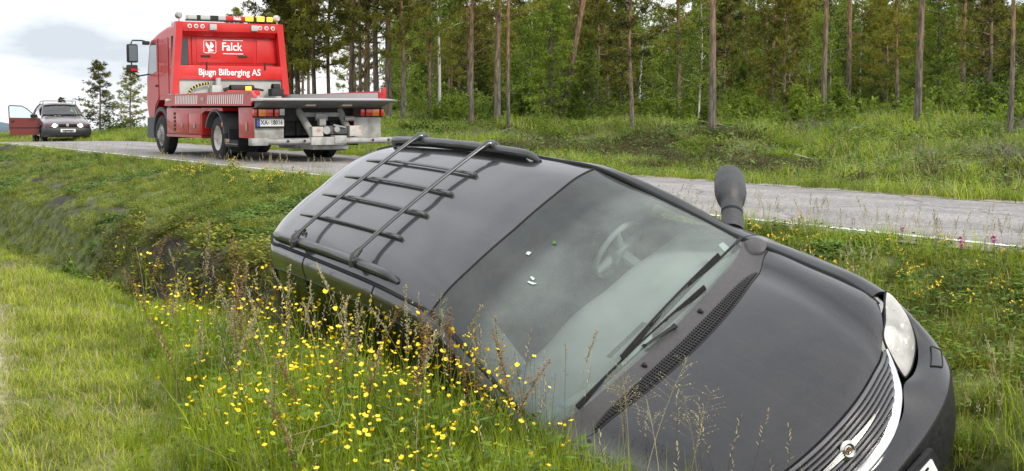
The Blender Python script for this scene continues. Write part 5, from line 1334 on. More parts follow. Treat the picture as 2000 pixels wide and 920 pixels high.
PR = {
 'tall': [pine(1, 13, .50, .150, 1.1), pine(2, 12, .45, .130, 1.1, wob=.2), pine(3, 14, .52, .165, 1.1, lean=(.02, .0))],
 'mid': [pine(11, 8.5, .28, .10, 1.15, wide=1.1), pine(12, 7.5, .22, .09, 1.15, wide=1.25), pine(13, 9.5, .34, .11, 1.1, wob=.25), pine(14, 6.5, .16, .08, 1.1, wide=1.3)],
 'lean': [pine(21, 12, .50, .14, 1.0, lean=(.17, .03))],
 'crook': [pine(22, 8, .45, .085, .9, bend=lambda t: .75 * math.sin(t * 6.0) * math.exp(-2.2 * t) * 1.2)],
 'spruce': [spruce(31, 5.0, .07), spruce(32, 3.0, .045), spruce(33, 6.5, .09), spruce(34, 1.6, .03)],
 'birch': [birch(41, 7.5, .055, .34), birch(42, 6.5, .045, .25), birch(43, 4.2, .03, .12, wide=1.3)],
 'dark': [birch(45, 5.5, .05, .12, GBARK, BUSHM, 1.4), birch(46, 7.0, .06, .2, GBARK, BUSHM, 1.2)],
 'bush': [bush(51, 1.1, 1.6), bush(52, .8, 1.3), bush(53, 1.7, 1.8)],
}
NAMES = dict(tall='pine_tree', mid='pine_tree', lean='pine_tree', crook='pine_tree', spruce='spruce_tree', birch='birch_tree', dark='broadleaf_tree', bush='bush')
CATS = dict(tall='pine tree', mid='pine tree', lean='pine tree', crook='pine tree', spruce='spruce tree', birch='birch tree', dark='tree', bush='bush')
def plant(kind, var, x, y, rot, sc, label, group=None, dz=0.0, sxy=None):
    w, c = PR[kind][var]
    o = empty(NAMES[kind], (x, y, gxy(x, y) + dz), label=label, category=CATS[kind])
    o.rotation_euler = (0, 0, rot); o.scale = (sxy or sc, sxy or sc, sc)
    if group: o['group'] = group
    link('trunk' if kind != 'bush' else 'stems', w, o); link('crown' if kind != 'bush' else 'foliage', c, o)
    return o
def gpix(px, py):
    """where the sight line through a point of the photograph meets the ground"""
    d = Vector(((px - 1000) / FPX, 1, 0)); a = (py - 207) / FPX * 1.0
    lo, hi = 12., 140.; 
    for D_ in np.arange(14, 140, .25):
        x, y = d.x * D_, D_
        if EYE - a * D_ <= gxy(x, y): return x, y
    return d.x * 75, 75.
# the trees that can be told apart, by the foot of the stem
KNOWN = [
 ('tall', 0, 1390, 266, 0.95, .3, 'straight thick pine rising just right of the minivan door mirror, nearest of the row'),
 ('tall', 1, 1606, 251, 1.0, 1.0, 'slender pine with bright orange bark and bare stem, left one of a close pair'),
 ('tall', 2, 1655, 244, 1.05, 2.0, 'thicker pine standing just right of the slender orange one'),
 ('tall', 0, 1789, 252, 1.05, 4.0, 'tall red barked pine between the close pair and the pale speckled one'),
 ('tall', 1, 1970, 263, .78, 5.0, 'pale speckled pine at the far right edge of the wood'),
 ('tall', 1, 922, 250, 1.0, 2.5, 'orange stemmed pine left of the thin grey one'),
 ('mid', 2, 972, 246, 1.1, .5, 'thin grey stemmed pine between two orange pines'),
 ('tall', 1, 993, 255, .80, 3.6, 'slim orange pine with dead side twigs, left of the bright spruce'),
 ('birch', 0, 858, 248, 1.45, 1.0, 'birch with a thin white stem and pale green crown'),
 ('lean', 0, 1097, 247, 1.0, 5.75, 'pine leaning to the right above the bright green spruce'),
 ('mid', 2, 1233, 268, .62, 2.0, 'thin young pine standing alone in front of the wood'),
 ('tall', 0, 1449, 232, 1.0, 1.0, 'reddish pine deeper in the wood, right of the nearest pine'),
 ('crook', 0, 1548, 238, 1.1, 1.57, 'crooked pine with an s shaped stem in the shade'),
 ('spruce', 2, 1076, 246, 1.0, 0, 'bright green spruce left of the leaning pine'),
 ('spruce', 0, 1150, 250, .62, 0, 'small bushy spruce right of the leaning pine foot'),
 ('birch', 1, 1712, 226, 1.2, 1, 'spotted birch deep in the wood right of the pine pair'),
 ('birch', 1, 1540, 232, 1.0, 3, 'small white birch beside the crooked pine'),
 ('tall', 2, 838, 243, .9, .3, 'dark stemmed pine close beside the white birch'),
 ('mid', 2, 760, 243, 1.25, .7, 'pine with orange upper stem just behind the truck bed end'),
 ('mid', 0, 787, 246, 1.0, .9, 'thin dark pine left of the white birch'),
 ('mid', 0, 738, 240, 1.3, 3.9, 'slim pine seen above the raised end of the truck bed'),
 ('tall', 0, 706, 238, .85, 1.9, 'left one of three slim pines standing against the sky above the truck bed'),
 ('tall', 2, 720, 238, .72, 5.9, 'middle one of three slim pines standing against the sky above the truck bed'),
 ('mid', 2, 688, 236, 1.15, .1, 'leaning slim pine standing against the sky right of the thick crowned group'),
 ('mid', 0, 570, 240, 1.12, 1.1, 'dense crowned pine directly right of the truck cab'),
 ('mid', 2, 584, 238, 1.12, 3.1, 'orange stemmed pine second right of the truck cab'),
 ('mid', 1, 617, 240, 1.2, 2.1, 'pine behind the middle of the truck bed'),
 ('mid', 0, 645, 238, .95, 4.4, 'lower pine behind the truck bed, right of the middle'),
 ('mid', 3, 540, 238, 1.1, 3.0, 'bushy pine partly hidden behind the truck cab'),
]
for kind, v, px, py, sc, rot, lab in KNOWN:
    x, y = gpix(px, py); plant(kind, v, x, y, rot, sc, lab, sxy=sc * (.62 if kind == 'tall' else 1))
def ptree(px, top, D_, kind, v, rot, lab, H):
    """tree whose foot is hidden behind the crest of the road"""
    x = (px - 1000) / FPX * D_; z0 = gxy(x, D_); ztop = EYE + (207 - top) / FPX * D_
    plant(kind, v, x, D_, rot, (ztop - z0) / H, lab, sxy=1.25 * (ztop - z0) / H)
ptree(198, 124, 82, 'mid', 3, .5, 'lone young pine between the red car and the truck', 6.5)
ptree(258, 135, 78, 'mid', 1, 2.0, 'open branched pine half hidden by the truck mirrors', 7.5)
ptree(230, 196, 84, 'bush', 2, 0, 'low pine scrub between the two pines left of the truck', 1.9)
ptree(470, 26, 110, 'mid', 0, 1.0, 'distant pine whose tip shows above the truck light bar', 8.5)
ptree(124, 192, 150, 'mid', 1, 1.0, 'distant tree tip just above the roof bars of the red car', 7.5)
# the rest of the wood
rgt = np.random.default_rng(99); spots = []
def free(x, y, d): return all((x - a)**2 + (y - b)**2 > d * d for a, b in spots)
for kind, v, px, py, sc, rot, lab in KNOWN: spots.append(gpix(px, py))
cnt = {'mid': 0, 'tall': 0, 'birch': 0, 'dark': 0, 'spruce': 0}; tries = 0
GL = {'tall': 'tall bare stemmed pine deeper in the wood', 'mid': 'smaller pine of the wood behind the front row',
      'birch': 'young birch among the pines of the wood', 'dark': 'dense broadleaf tree filling the back of the wood', 'spruce': 'dark spruce among the pines of the wood'}
GG = {'tall': 'tall pines deeper in the wood', 'mid': 'smaller pines filling the wood', 'birch': 'birches scattered through the wood', 'dark': 'broadleaf trees at the back of the wood', 'spruce': 'spruces scattered through the wood'}
LIM = {'mid': 110, 'tall': 16, 'birch': 52, 'dark': 78, 'spruce': 36}
while sum(cnt.values()) < 292 and tries < 9000:
    tries += 1
    D_ = rgt.uniform(46, 132); px = rgt.uniform(500, 2120); x = (px - 1000) / FPX * D_
    s_, l_ = sl(x, D_)
    if l_ < 30 + 3 * vnoise(s_ * .15, 3): continue
    dens = 1.0 if px > 790 else (.14 if px > 660 else .32)
    if px < 790 and D_ > 105: continue
    if 1180 < px < 1310 and D_ > 62: dens = .12
    if rgt.random() > dens: continue
    far = D_ > 75
    kind = rgt.choice(['mid', 'tall', 'birch', 'dark', 'spruce'], p=[.36, .06, .13, .35, .10] if far else [.42, .08, .22, .12, .16])
    if px < 790: kind = 'mid' if rgt.random() < .85 else 'tall'
    if cnt[kind] >= LIM[kind] or not free(x, D_, 1.7 if far else 2.6): continue
    spots.append((x, D_)); cnt[kind] += 1
    plant(kind, int(rgt.integers(len(PR[kind]) - (1 if kind == 'spruce' else 0))), x, D_, rgt.uniform(0, 6.3), rgt.uniform(.75, 1.12) * (.92 if px < 790 else 1), GL[kind], GG[kind])
nb = 0
while nb < 170:
    D_ = rgt.uniform(30, 78); px = rgt.uniform(540, 2080); x = (px - 1000) / FPX * D_; s_, l_ = sl(x, D_)
    if l_ < 25 + 4 * rgt.random() or (l_ < 30 and rgt.random() < .7): continue
    nb += 1; v = int(rgt.integers(3)); plant('bush', v, x, D_, rgt.uniform(0, 6.3), rgt.uniform(.6, 1.5), 'leafy green bush in the undergrowth of the wood', 'bushes in the undergrowth of the wood')
for k in range(46):
    px = rgt.uniform(800, 2050); D_ = rgt.uniform(22, 44); x = (px - 1000) / FPX * D_; s_, l_ = sl(x, D_)
    if l_ > 17.5: plant('bush', int(rgt.integers(3)), x, D_, rgt.uniform(0, 6.3), rgt.uniform(.22, .55), 'small green sapling in the rough grass between road and wood', 'saplings in the rough grass beyond the road')
for k in range(14):
    px = rgt.uniform(800, 2050); D_ = rgt.uniform(34, 60); x = (px - 1000) / FPX * D_; s_, l_ = sl(x, D_)
    if l_ > 24: plant('spruce', 3, x, D_, rgt.uniform(0, 6.3), rgt.uniform(.5, 1.0), 'knee high young spruce at the edge of the wood', 'young spruces at the edge of the wood')
# ------------------------------------------------------------------ grass and flowers
def gmat(name, dark, light, **k): return leaf_mat(name, dark, light, k.get('transl', .4), .55, k.get('scale', .9), k.get('rnd', .5))
GRASS = gmat('meadow_green', (.105, .160, .007), (.400, .500, .022))
LAWN = gmat('lawn_green', (.190, .235, .016), (.500, .530, .060), scale=.7)
DRY = gmat('dry_straw', (.26, .21, .10), (.60, .52, .33), rnd=.3)
BANK = gmat('bank_green', (.085, .108, .008), (.380, .390, .030), scale=1.1)
HERB = gmat('herb_leaf_green', (.050, .105, .012), (.185, .290, .038))
BROWNG = gmat('brown_stalks', (.050, .034, .020), (.19, .125, .065), rnd=.3)
HEATH = gmat('heather_green', (.036, .034, .012), (.115, .095, .034), scale=1.5)
STW = gmat('grey_twigs', (.16, .13, .11), (.36, .31, .27), rnd=.3)
SEEDT = gmat('tan_seed_heads', (.28, .24, .12), (.52, .46, .27), rnd=.3)
SEEDR = gmat('rust_seed_heads', (.22, .125, .05), (.42, .26, .12), rnd=.3)
YELP = mat('buttercup_yellow', (.85, .62, .015), .35, spec=.4)
YELD = mat('trefoil_yellow', (.72, .50, .03), .5)
PURP = mat('clover_purple', (.42, .06, .26), .6)
class Blades:
    def __init__(s): s.v = []; s.f = []; s.m = []
    def blade(s, base, h, w, lean, az, mi=0, seg=3, curl=1.8):
        d = np.array([math.cos(az), math.sin(az), 0]); p = np.array([-math.sin(az), math.cos(az), 0]); o = len(s.v)
        for k in range(seg + 1):
            t = k / seg; c = np.array(base) + d * lean * h * t**curl + np.array([0, 0, h * (t - .35 * lean * t * t)]); ww = w * (1 - t)**.6 * .5
            if k == seg: s.v.append(tuple(c))
            else: s.v += [tuple(c - p * ww), tuple(c + p * ww)]
        for k in range(seg - 1): a = o + 2 * k; s.f.append((a, a + 1, a + 3, a + 2)); s.m.append(mi)
        a = o + 2 * (seg - 1); s.f.append((a, a + 1, a + 2)); s.m.append(mi)
    def leaf(s, c, d, L, W, mi=0, up=(0, 0, 1)):
        d = np.array(d, float); d /= np.linalg.norm(d) + 1e-9; sd = np.cross(d, np.array(up, float)); sd /= np.linalg.norm(sd) + 1e-9; n_ = np.cross(sd, d); c = np.array(c, float); o = len(s.v)
        for q in (c, c + d * L * .3 + sd * W * .8 - n_ * L * .04, c + d * L * .7 + sd * W * .75 - n_ * L * .06, c + d * L, c + d * L * .7 - sd * W * .75 - n_ * L * .06, c + d * L * .3 - sd * W * .8 - n_ * L * .04, c + d * L * .5 + n_ * L * .06): s.v.append(tuple(q))
        for a, b_ in ((0, 1), (1, 2), (2, 3), (3, 4), (4, 5), (5, 0)): s.f.append((o + a, o + b_, o + 6)); s.m.append(mi)
    def stalk(s, P, r, mi=0):
        P = np.array(P); o = len(s.v); n = 3
        for i, p in enumerate(P):
            rr = r * (1 - .5 * i / len(P))
            for j in range(n): a = 2 * PI * j / n; s.v.append((p[0] + rr * math.cos(a), p[1] + rr * math.sin(a), p[2]))
        for i in range(len(P) - 1):
            for j in range(n): s.f.append((o + i * n + j, o + i * n + (j + 1) % n, o + (i + 1) * n + (j + 1) % n, o + (i + 1) * n + j)); s.m.append(mi)
    def mesh(s, name, ms):
        me = bpy.data.meshes.new(name); me.from_pydata(s.v, [], s.f)
        for q in ms: me.materials.append(q)
        me.polygons.foreach_set('material_index', s.m); me.update(); return me
rb2 = np.random.default_rng(5)
def clump(name, n, r, h, w, lean, ms, mix=(1.,), herbs=0, stalks=0, sm=1, seedm=2, hl=.06):
    b = Blades(); g = rb2
    for k in range(n):
        a = g.uniform(0, 6.3); q = r * math.sqrt(g.random()); mi = int(g.choice(len(mix), p=mix))
        b.blade((q * math.cos(a), q * math.sin(a), -.02), h * g.uniform(.45, 1.12), w * g.uniform(.7, 1.3), lean * g.uniform(.2, 1.5), g.uniform(0, 6.3), mi)
    for k in range(herbs):
        a = g.uniform(0, 6.3); q = r * math.sqrt(g.random()); hh = h * g.uniform(.15, .75); a2 = g.uniform(0, 6.3)
        b.leaf((q * math.cos(a), q * math.sin(a), hh), (math.cos(a2), math.sin(a2), g.uniform(-.4, .5)), hl * g.uniform(.5, 1.3), hl * .33 * g.uniform(.7, 1.3), len(ms) - 1)
    for k in range(stalks):
        a = g.uniform(0, 6.3); q = r * math.sqrt(g.random()); hh = h * g.uniform(1.0, 1.45); c = np.array([q * math.cos(a), q * math.sin(a), 0]); d = np.array([math.cos(a), math.sin(a), 0]) * .15
        P = [c + d * hh * t * t + np.array([0, 0, hh * t]) for t in np.linspace(0, 1, 4)]; b.stalk(P, .0011, sm)
        for t in np.linspace(.78, 1, 9):
            p = c + d * hh * t * t + np.array([0, 0, hh * t]); b.leaf(p, g.normal(size=3) * .5 + np.array([0, 0, .8]), .022, .004, seedm)
    me = b.mesh(name, ms); o = bpy.data.objects.new(name, me); return o
def scatter(name, protos, X, Y, Z, sc, label=None, tilt=.12, match=None):
    k = len(X); me = bpy.data.meshes.new(name); me.vertices.add(k)
    me.vertices.foreach_set('co', np.stack([X, Y, Z], 1).astype(np.float32).ravel())
    rot = np.stack([rb2.normal(0, tilt, k), rb2.normal(0, tilt, k), rb2.uniform(0, 6.283, k)], 1).astype(np.float32)
    a = me.attributes.new('rot', 'FLOAT_VECTOR', 'POINT'); a.data.foreach_set('vector', rot.ravel())
    a = me.attributes.new('sc', 'FLOAT', 'POINT'); a.data.foreach_set('value', np.asarray(sc, np.float32))
    a = me.attributes.new('pick', 'INT', 'POINT'); a.data.foreach_set('value', rb2.integers(0, len(protos), k).astype(np.int32) if match is None else match.astype(np.int32))
    o = link(name, me, kind='stuff')
    cc = bpy.data.collections.new(name + '_kinds')
    for i, p in enumerate(protos): p.name = '%s_kind_%02d' % (name, i); cc.objects.link(p)
    ng = bpy.data.node_groups.new(name + '_nodes', 'GeometryNodeTree')
    ng.interface.new_socket('Geometry', in_out='INPUT', socket_type='NodeSocketGeometry'); ng.interface.new_socket('Geometry', in_out='OUTPUT', socket_type='NodeSocketGeometry')
    N_, L2 = ng.nodes, ng.links
    i_ = N_.new('NodeGroupInput'); o_ = N_.new('NodeGroupOutput'); m2p = N_.new('GeometryNodeMeshToPoints'); iop = N_.new('GeometryNodeInstanceOnPoints')
    ci = N_.new('GeometryNodeCollectionInfo'); ci.inputs['Collection'].default_value = cc; ci.inputs['Separate Children'].default_value = True; ci.inputs['Reset Children'].default_value = True
    def attr(n_, t_):
        q = N_.new('GeometryNodeInputNamedAttribute'); q.data_type = t_; q.inputs['Name'].default_value = n_; return q
    ar, as_, ap = attr('rot', 'FLOAT_VECTOR'), attr('sc', 'FLOAT'), attr('pick', 'INT')
    L2.new(i_.outputs[0], m2p.inputs['Mesh']); L2.new(m2p.outputs[0], iop.inputs['Points']); L2.new(ci.outputs[0], iop.inputs['Instance'])
    iop.inputs['Pick Instance'].default_value = True
    L2.new(ap.outputs[0], iop.inputs['Instance Index']); L2.new(ar.outputs[0], iop.inputs['Rotation']); L2.new(as_.outputs[0], iop.inputs['Scale'])
    L2.new(iop.outputs[0], o_.inputs[0])
    md = o.modifiers.new('scatter', 'NODES'); md.node_group = ng
    return o
def seen(X, Y, Z, mg=260):
    """keep what lies within the field of view, with a generous margin"""
    u = X / Y * FPX; v = 207 + (EYE - Z) / Y * FPX
    return (Y > 1.2) & (np.abs(u) < 1000 + mg) & (v < 920 + mg * 1.5)
def field(s0, s1, l0, l1, per, seed, keep=None, mg=480):
    g = np.random.default_rng(seed); n = int((s1 - s0) * (l1 - l0) * per); s = g.uniform(s0, s1, n); l = g.uniform(l0, l1, n)
    X, Y = xy(s, l); Z = gz(s, l); k = seen(X, Y, Z, mg)
    if keep is not None: k &= keep(s, l, g)
    return s[k], l[k], X[k], Y[k], Z[k], g
def mow(s): return np.clip(1.35 + (s - 4.5) * .27, 1.2, 2.95) + .16 * vnoise(s * 1.9, 4.2, 8)
def clear_van(s, l):
    """nothing grows where the minivan lies"""
    return ~((s > 4.45) & (s < 8.95) & (l > 3.62) & (l < 5.52))

# lawn
PL = [clump('lawn', 60, .10, .075, .0042, .7, [LAWN, DRY, GRASS], (.48, .14, .38)) for k in range(6)]
PLD = [clump('lawn', 48, .10, .060, .004, 1.5, [LAWN, DRY, LAWN], (.40, .55, .05)) for k in range(3)]
s, l, X, Y, Z, g = field(1.5, 34, -9, 3.05, 150, 21, lambda s, l, g: (l < mow(s) + .12) & (g.random(len(s)) > .75 * track(s, l)) & (g.random(len(s)) < np.clip(1.15 - s / 30, .3, 1)))
trd = track(s, l); ud = (trd > .1) | ((l < .9 - .2 * (s - 4)) & (vnoise(s * .9, l * .9, 31) > .0)) | (vnoise(s * .8, l * .8, 33) > .34)
pk = np.where(ud, 6 + g.integers(0, 3, len(s)), g.integers(0, 6, len(s)))
scatter('lawn_grass', PL + PLD, X, Y, Z, g.uniform(.8, 1.35, len(s)) * (1 + s * .02), match=pk)
# tall meadow on the near lip of the ditch
PM = [clump('meadow', 44, .085, .34, .0046, .42, [GRASS, DRY, HERB], (.88, .07, .05), herbs=5) for k in range(7)] + \
     [clump('meadow', 30, .10, .42, .0040, .35, [GRASS, BROWNG, SEEDT], (.88, .12, 0), stalks=1) for k in range(1)]
s, l, X, Y, Z, g = field(1.8, 40, 1.0, 3.78, 125, 22, lambda s, l, g: (l > mow(s)) & ((l < 3.52) | (s > 9.5) | (s < 4)) & (g.random(len(s)) < np.clip(1.25 - s / 22, .22, 1)), mg=480)
edge_ = np.clip((l - mow(s)) / .45, .35, 1)
scl = g.uniform(.65, 1.05, len(s)) * edge_ * np.clip(1.12 - np.clip(s - 6.5, 0, 5) * .085, .7, 1.05) * np.where(s < 4.6, .78, 1) * np.where(s > 14, .8, 1)
scatter('meadow_grass', PM, X, Y, Z, scl)
# ditch floor and far bank up to the road
PB_ = [clump('bank', 40, .10, .15, .0050, .8, [BANK, DRY, HERB], (.82, .10, .08), herbs=9, hl=.045) for k in range(5)] + \
      [clump('bank', 22, .09, .10, .005, .9, [BANK, BROWNG, HERB], (.7, .3, 0), herbs=22, hl=.055) for k in range(3)] + \
      [clump('bank', 34, .12, .24, .0045, .5, [GRASS, SEEDT, SEEDT], (.9, .1, 0), stalks=2) for k in range(2)]
def kb(s, l, g):
    b_ = bare(s, l); return clear_van(s, l) & (l > 3.75) & (g.random(len(s)) > b_ * .93) & (l < 8.62 + .10 * vnoise(s * 2, 1)) & (g.random(len(s)) < np.clip(1.2 - s / 45, .35, 1))
s, l, X, Y, Z, g = field(0.2, 56, 3.7, 8.75, 105, 23, kb)
tall = (l > 8.0) | ((s < 9) & (l > 5.2) & (vnoise(s * 1.2, l * 1.2, 14) > .1))
pk = np.where(tall & (g.random(len(s)) < .35), 8 + g.integers(0, 2, len(s)), np.where(vnoise(s * .9, l * .9, 15) > .12 + .25 * (s < 7), 5 + g.integers(0, 3, len(s)), g.integers(0, 5, len(s))))
scatter('bank_grass', PB_, X, Y, Z, g.uniform(.6, 1.2, len(s)) * np.where(l > 8.45, .6, 1) * np.where(s > 20, .85, 1), match=pk)
# torn turf and dead roots where the ditch is bare
PD = [clump('debris', 30, .10, .16, .005, 2.0, [BROWNG, BANK, BANK], (.6, .4, 0), herbs=10, hl=.05) for k in range(3)]
s, l, X, Y, Z, g = field(4, 20, 3.8, 7.0, 60, 24, lambda s, l, g: (bare(s, l) > .25) & clear_van(s, l))
scatter('dead_turf', PD, X, Y, Z, g.uniform(.6, 1.5, len(s)))
# verge beyond the road
PV = [clump('verge', 46, .22, .30, .009, .7, [GRASS, DRY, HERB], (.78, .14, .08), herbs=10, hl=.07) for k in range(4)] + \
     [clump('verge', 40, .24, .14, .011, 1.0, [BANK, DRY, HERB], (.7, .22, .08), herbs=16, hl=.08) for k in range(3)]
s, l, X, Y, Z, g = field(-2, 130, 13.0, 46, 9.5, 25, lambda s, l, g: (g.random(len(s)) < np.clip(1.5 - l / 42, .3, 1)), mg=400)
s2, l2, X2, Y2, Z2, g2 = field(0, 60, 12.95, 15.5, 28, 26, None, mg=400)
dark_ = vnoise(s * .35, l * .35, 41) > .02
pk = np.where(dark_, 4 + g.integers(0, 3, len(s)), g.integers(0, 4, len(s)))
scatter('verge_grass', PV, np.r_[X, X2], np.r_[Y, Y2], np.r_[Z, Z2], np.r_[g.uniform(.6, 1.4, len(s)) * np.clip(l / 17, .9, 1.6), g2.uniform(.35, .8, len(s2))], match=np.r_[pk, g2.integers(0, 4, len(s2))])
PW = [clump('twigs', 46, .30, .34, .005, .9, [STW, BROWNG, STW], (.8, .2, 0)) for k in range(2)]
PH = [clump('heather', 60, .26, .20, .010, .9, [HEATH, BROWNG, HEATH], (.85, .15, 0), herbs=40, hl=.035) for k in range(3)]
s, l, X, Y, Z, g = field(2, 90, 14.2, 44, 9, 27, lambda s, l, g: (vnoise(s * .28, l * .28, 51) + np.where((s < 14) & (l < 23), .22, -.02) > .10), mg=400)
scatter('heather', PH, X, Y, Z, g.uniform(.6, 1.5, len(s)))
# the far side of the wood, a closed mass of leaves behind the trees one can tell apart
g = np.random.default_rng(61); n = 760; D_ = g.uniform(104, 150, n); u = g.uniform(770, 2150, n)
k = ((D_ > 112) | (u > 860)) & ~((u > 1165) & (u < 1320) & (g.random(n) < .45)); D_, u = D_[k], u[k]; X = (u - 1000) / FPX * D_; Y = D_; s_, l_ = sl(X, Y); Z = gz(s_, l_) - .3
fw = [bpy.data.objects.new('mass', PR['dark'][0][1]), bpy.data.objects.new('mass', PR['dark'][1][1]), bpy.data.objects.new('mass', PR['bush'][2][1])]
scatter('far_wood', fw, X, Y, Z, g.uniform(.9, 1.35, len(X)), tilt=.03)
s, l, X, Y, Z, g = field(2, 90, 18, 36, 7, 29, lambda s, l, g: vnoise(s * .4, l * .4, 61) + .12 * (l > 27) > .22, mg=120)
scatter('dead_brushwood', PW, X, Y, Z, g.uniform(.6, 1.4, len(s)), tilt=.35)
# light distant grass left of the road
s, l, X, Y, Z, g = field(40, 100, 13, 24, 5, 28, None, mg=60)
scatter('far_verge_grass', [clump('farv', 40, .3, .28, .012, .7, [GRASS, DRY, HERB], (.8, .14, .06)) for k in range(2)], X, Y, Z, g.uniform(.7, 1.3, len(s)))

# flowers: each one a plant of its own
def buttercup(seed, H):
    g = np.random.default_rng(seed); b = Blades(); dx, dy = g.normal(0, .05, 2)
    P = [np.array([dx * t * t, dy * t * t, H * t]) for t in np.linspace(0, 1, 5)]; b.stalk(P, .0014, 0); c = P[-1]
    tl = np.array([g.normal(0, .3), g.normal(0, .3), 1]); tl /= np.linalg.norm(tl)
    e1 = np.cross(tl, [1, 0, 0]); e1 /= np.linalg.norm(e1); e2_ = np.cross(tl, e1)
    for k in range(5):
        a = 2 * PI * k / 5; d = e1 * math.cos(a) + e2_ * math.sin(a); b.leaf(c, d + tl * .55, .0145, .0085, 1, up=tl)
    b.leaf(c + tl * .003, e1, .004, .003, 1, up=tl)
    for q in range(int(g.integers(1, 4))):                 # side stems with their own flower, fully open or half closed
        a = g.uniform(0, 6.3); f0 = P[2] + (P[3] - P[2]) * g.random(); top = f0 + np.array([math.cos(a) * g.uniform(.03, .08), math.sin(a) * g.uniform(.03, .08), g.uniform(.05, .15)])
        b.stalk([f0, (f0 + top) / 2 + np.array([0, 0, -.008]), top], .001, 0); op = g.uniform(.3, 1.4); sz = g.uniform(.6, 1.05)
        tq = np.array([g.normal(0, .5), g.normal(0, .5), 1]); tq /= np.linalg.norm(tq); u1 = np.cross(tq, [1, 0, 0]); u1 /= np.linalg.norm(u1); u2 = np.cross(tq, u1)
        for k in range(5): a = 2 * PI * k / 5; b.leaf(top, u1 * math.cos(a) + u2 * math.sin(a) + tq * op, .0145 * sz, .0085 * sz, 1, up=tq)
    for k in range(3): a = g.uniform(0, 6.3); b.leaf(P[2], (math.cos(a), math.sin(a), .5), .045, .006, 0)
    return b.mesh('buttercup', [GRASS, YELP])
BC = [buttercup(k, .40) for k in range(14)]
gf = np.random.default_rng(77); nbc = 0; lab_b = 'yellow buttercup on a thin stem in the tall grass before the minivan'
while nbc < 298:
    q_ = gf.random()
    if q_ < .42: s_, l_ = gf.uniform(4.6, 8.2), gf.uniform(2.4, 3.4)
    elif q_ < .76: s_, l_ = gf.uniform(3.5, 5.6), gf.uniform(1.75, 2.95)
    else: s_, l_ = gf.uniform(4.4, 12.5), gf.uniform(1.6, 3.3)
    if l_ < mow(s_) + .1: continue
    x, y = xy(s_, l_); z = gxy(x, y); u = x / y * FPX + 1000
    if not (-20 < u < 1160) or (u > 1000 and gf.random() < .5): continue
    o = link('buttercup', BC[nbc % 14], None, label=lab_b, category='flower', group='buttercups in the tall grass'); o.location = (x, y, z)
    hh = gf.uniform(.85, 1.25) if l_ < 3.1 else gf.uniform(1.0, 1.6); o.scale = (.82, .82, hh); o.rotation_euler = (gf.normal(0, .1), gf.normal(0, .1), gf.uniform(0, 6.3)); nbc += 1
def seedhead(seed, H, m_, style):
    g = np.random.default_rng(seed); b = Blades(); dx, dy = g.normal(0, .07, 2)
    P = [np.array([dx * t**2.2, dy * t**2.2, H * t]) for t in np.linspace(0, 1, 7)]; b.stalk(P, .0016, 0)
    f = lambda t: np.array([dx * t**2.2, dy * t**2.2, H * t])
    if style == 'sorrel':
        for t in np.linspace(.52, 1, 34):
            for q in range(4): b.leaf(f(t) + g.normal(0, .004, 3), g.normal(size=3) + np.array([0, 0, .3]), .011, .0045, 1)
        for q in range(5):
            t0 = g.uniform(.55, .85); a = g.uniform(0, 6.3); e_ = f(t0)
            for r in np.linspace(0, .06, 8): 
                for w_ in range(2): b.leaf(e_ + np.array([math.cos(a) * r * .4, math.sin(a) * r * .4, r]), g.normal(size=3), .009, .004, 1)
    elif style == 'panicle':
        for q in range(22):
            t0 = g.uniform(.70, 1.0); a = g.uniform(0, 6.3); L_2 = .05 * (1.15 - t0) * 3 + .01; e_ = f(t0); d = np.array([math.cos(a), math.sin(a), .6])
            b.stalk([e_, e_ + d * L_2], .0005, 1)
            for r in np.linspace(.4, 1, 4): b.leaf(e_ + d * L_2 * r, g.normal(size=3), .006, .0025, 1)
    else:
        for t in np.linspace(.80, 1, 26):
            for q in range(2): b.leaf(f(t) + g.normal(0, .002, 3), g.normal(size=3) * .5 + np.array([0, 0, 1]), .014, .003, 1)
    return b.mesh(style, [BROWNG if style == 'sorrel' else SEEDT, m_])
SH = [('sorrel_stalk', seedhead(201, .60, SEEDR, 'sorrel')), ('sorrel_stalk', seedhead(202, .58, SEEDR, 'sorrel')), ('sorrel_stalk', seedhead(203, .62, SEEDT, 'sorrel')),
      ('grass_seed_stalk', seedhead(204, .60, SEEDT, 'panicle')), ('grass_seed_stalk', seedhead(205, .62, SEEDT, 'spike')), ('grass_seed_stalk', seedhead(206, .58, SEEDT, 'spike'))]
LBL = {'sorrel_stalk': ('reddish sorrel stalk standing above the tall grass', 'sorrel stalks above the grass'), 'grass_seed_stalk': ('tan grass stalk in seed above the tall grass', 'seed stalks above the grass')}
def put_stalk(i, s_, l_, hs):
    x, y = xy(s_, l_); nm, me_ = SH[i]; o = link(nm, me_, None, label=LBL[nm][0], group=LBL[nm][1], category='seed stalk'); o.location = (x, y, gxy(x, y)); o.scale = (1.2, 1.2, hs); o.rotation_euler = (gf.normal(0, .09), gf.normal(0, .09), gf.uniform(0, 6.3))
nst = 0
while nst < 50:
    s_, l_ = gf.uniform(4.4, 11.5), gf.uniform(1.9, 3.45)
    if l_ < mow(s_) + .2: continue
    x, y = xy(s_, l_); u = x / y * FPX + 1000
    if not (80 < u < 1120) or (u < 760 and s_ > 6.5 and gf.random() < .6): continue
    put_stalk(int(gf.choice(6, p=[.2, .14, .2, .14, .16, .16])), s_, l_, gf.uniform(.7, 1.2) * (1.15 if l_ > 3 else 1) * (.85 if u > 950 else 1)); nst += 1
def at_px(px, D_): x = (px - 1000) / FPX * D_; return sl(x, D_)
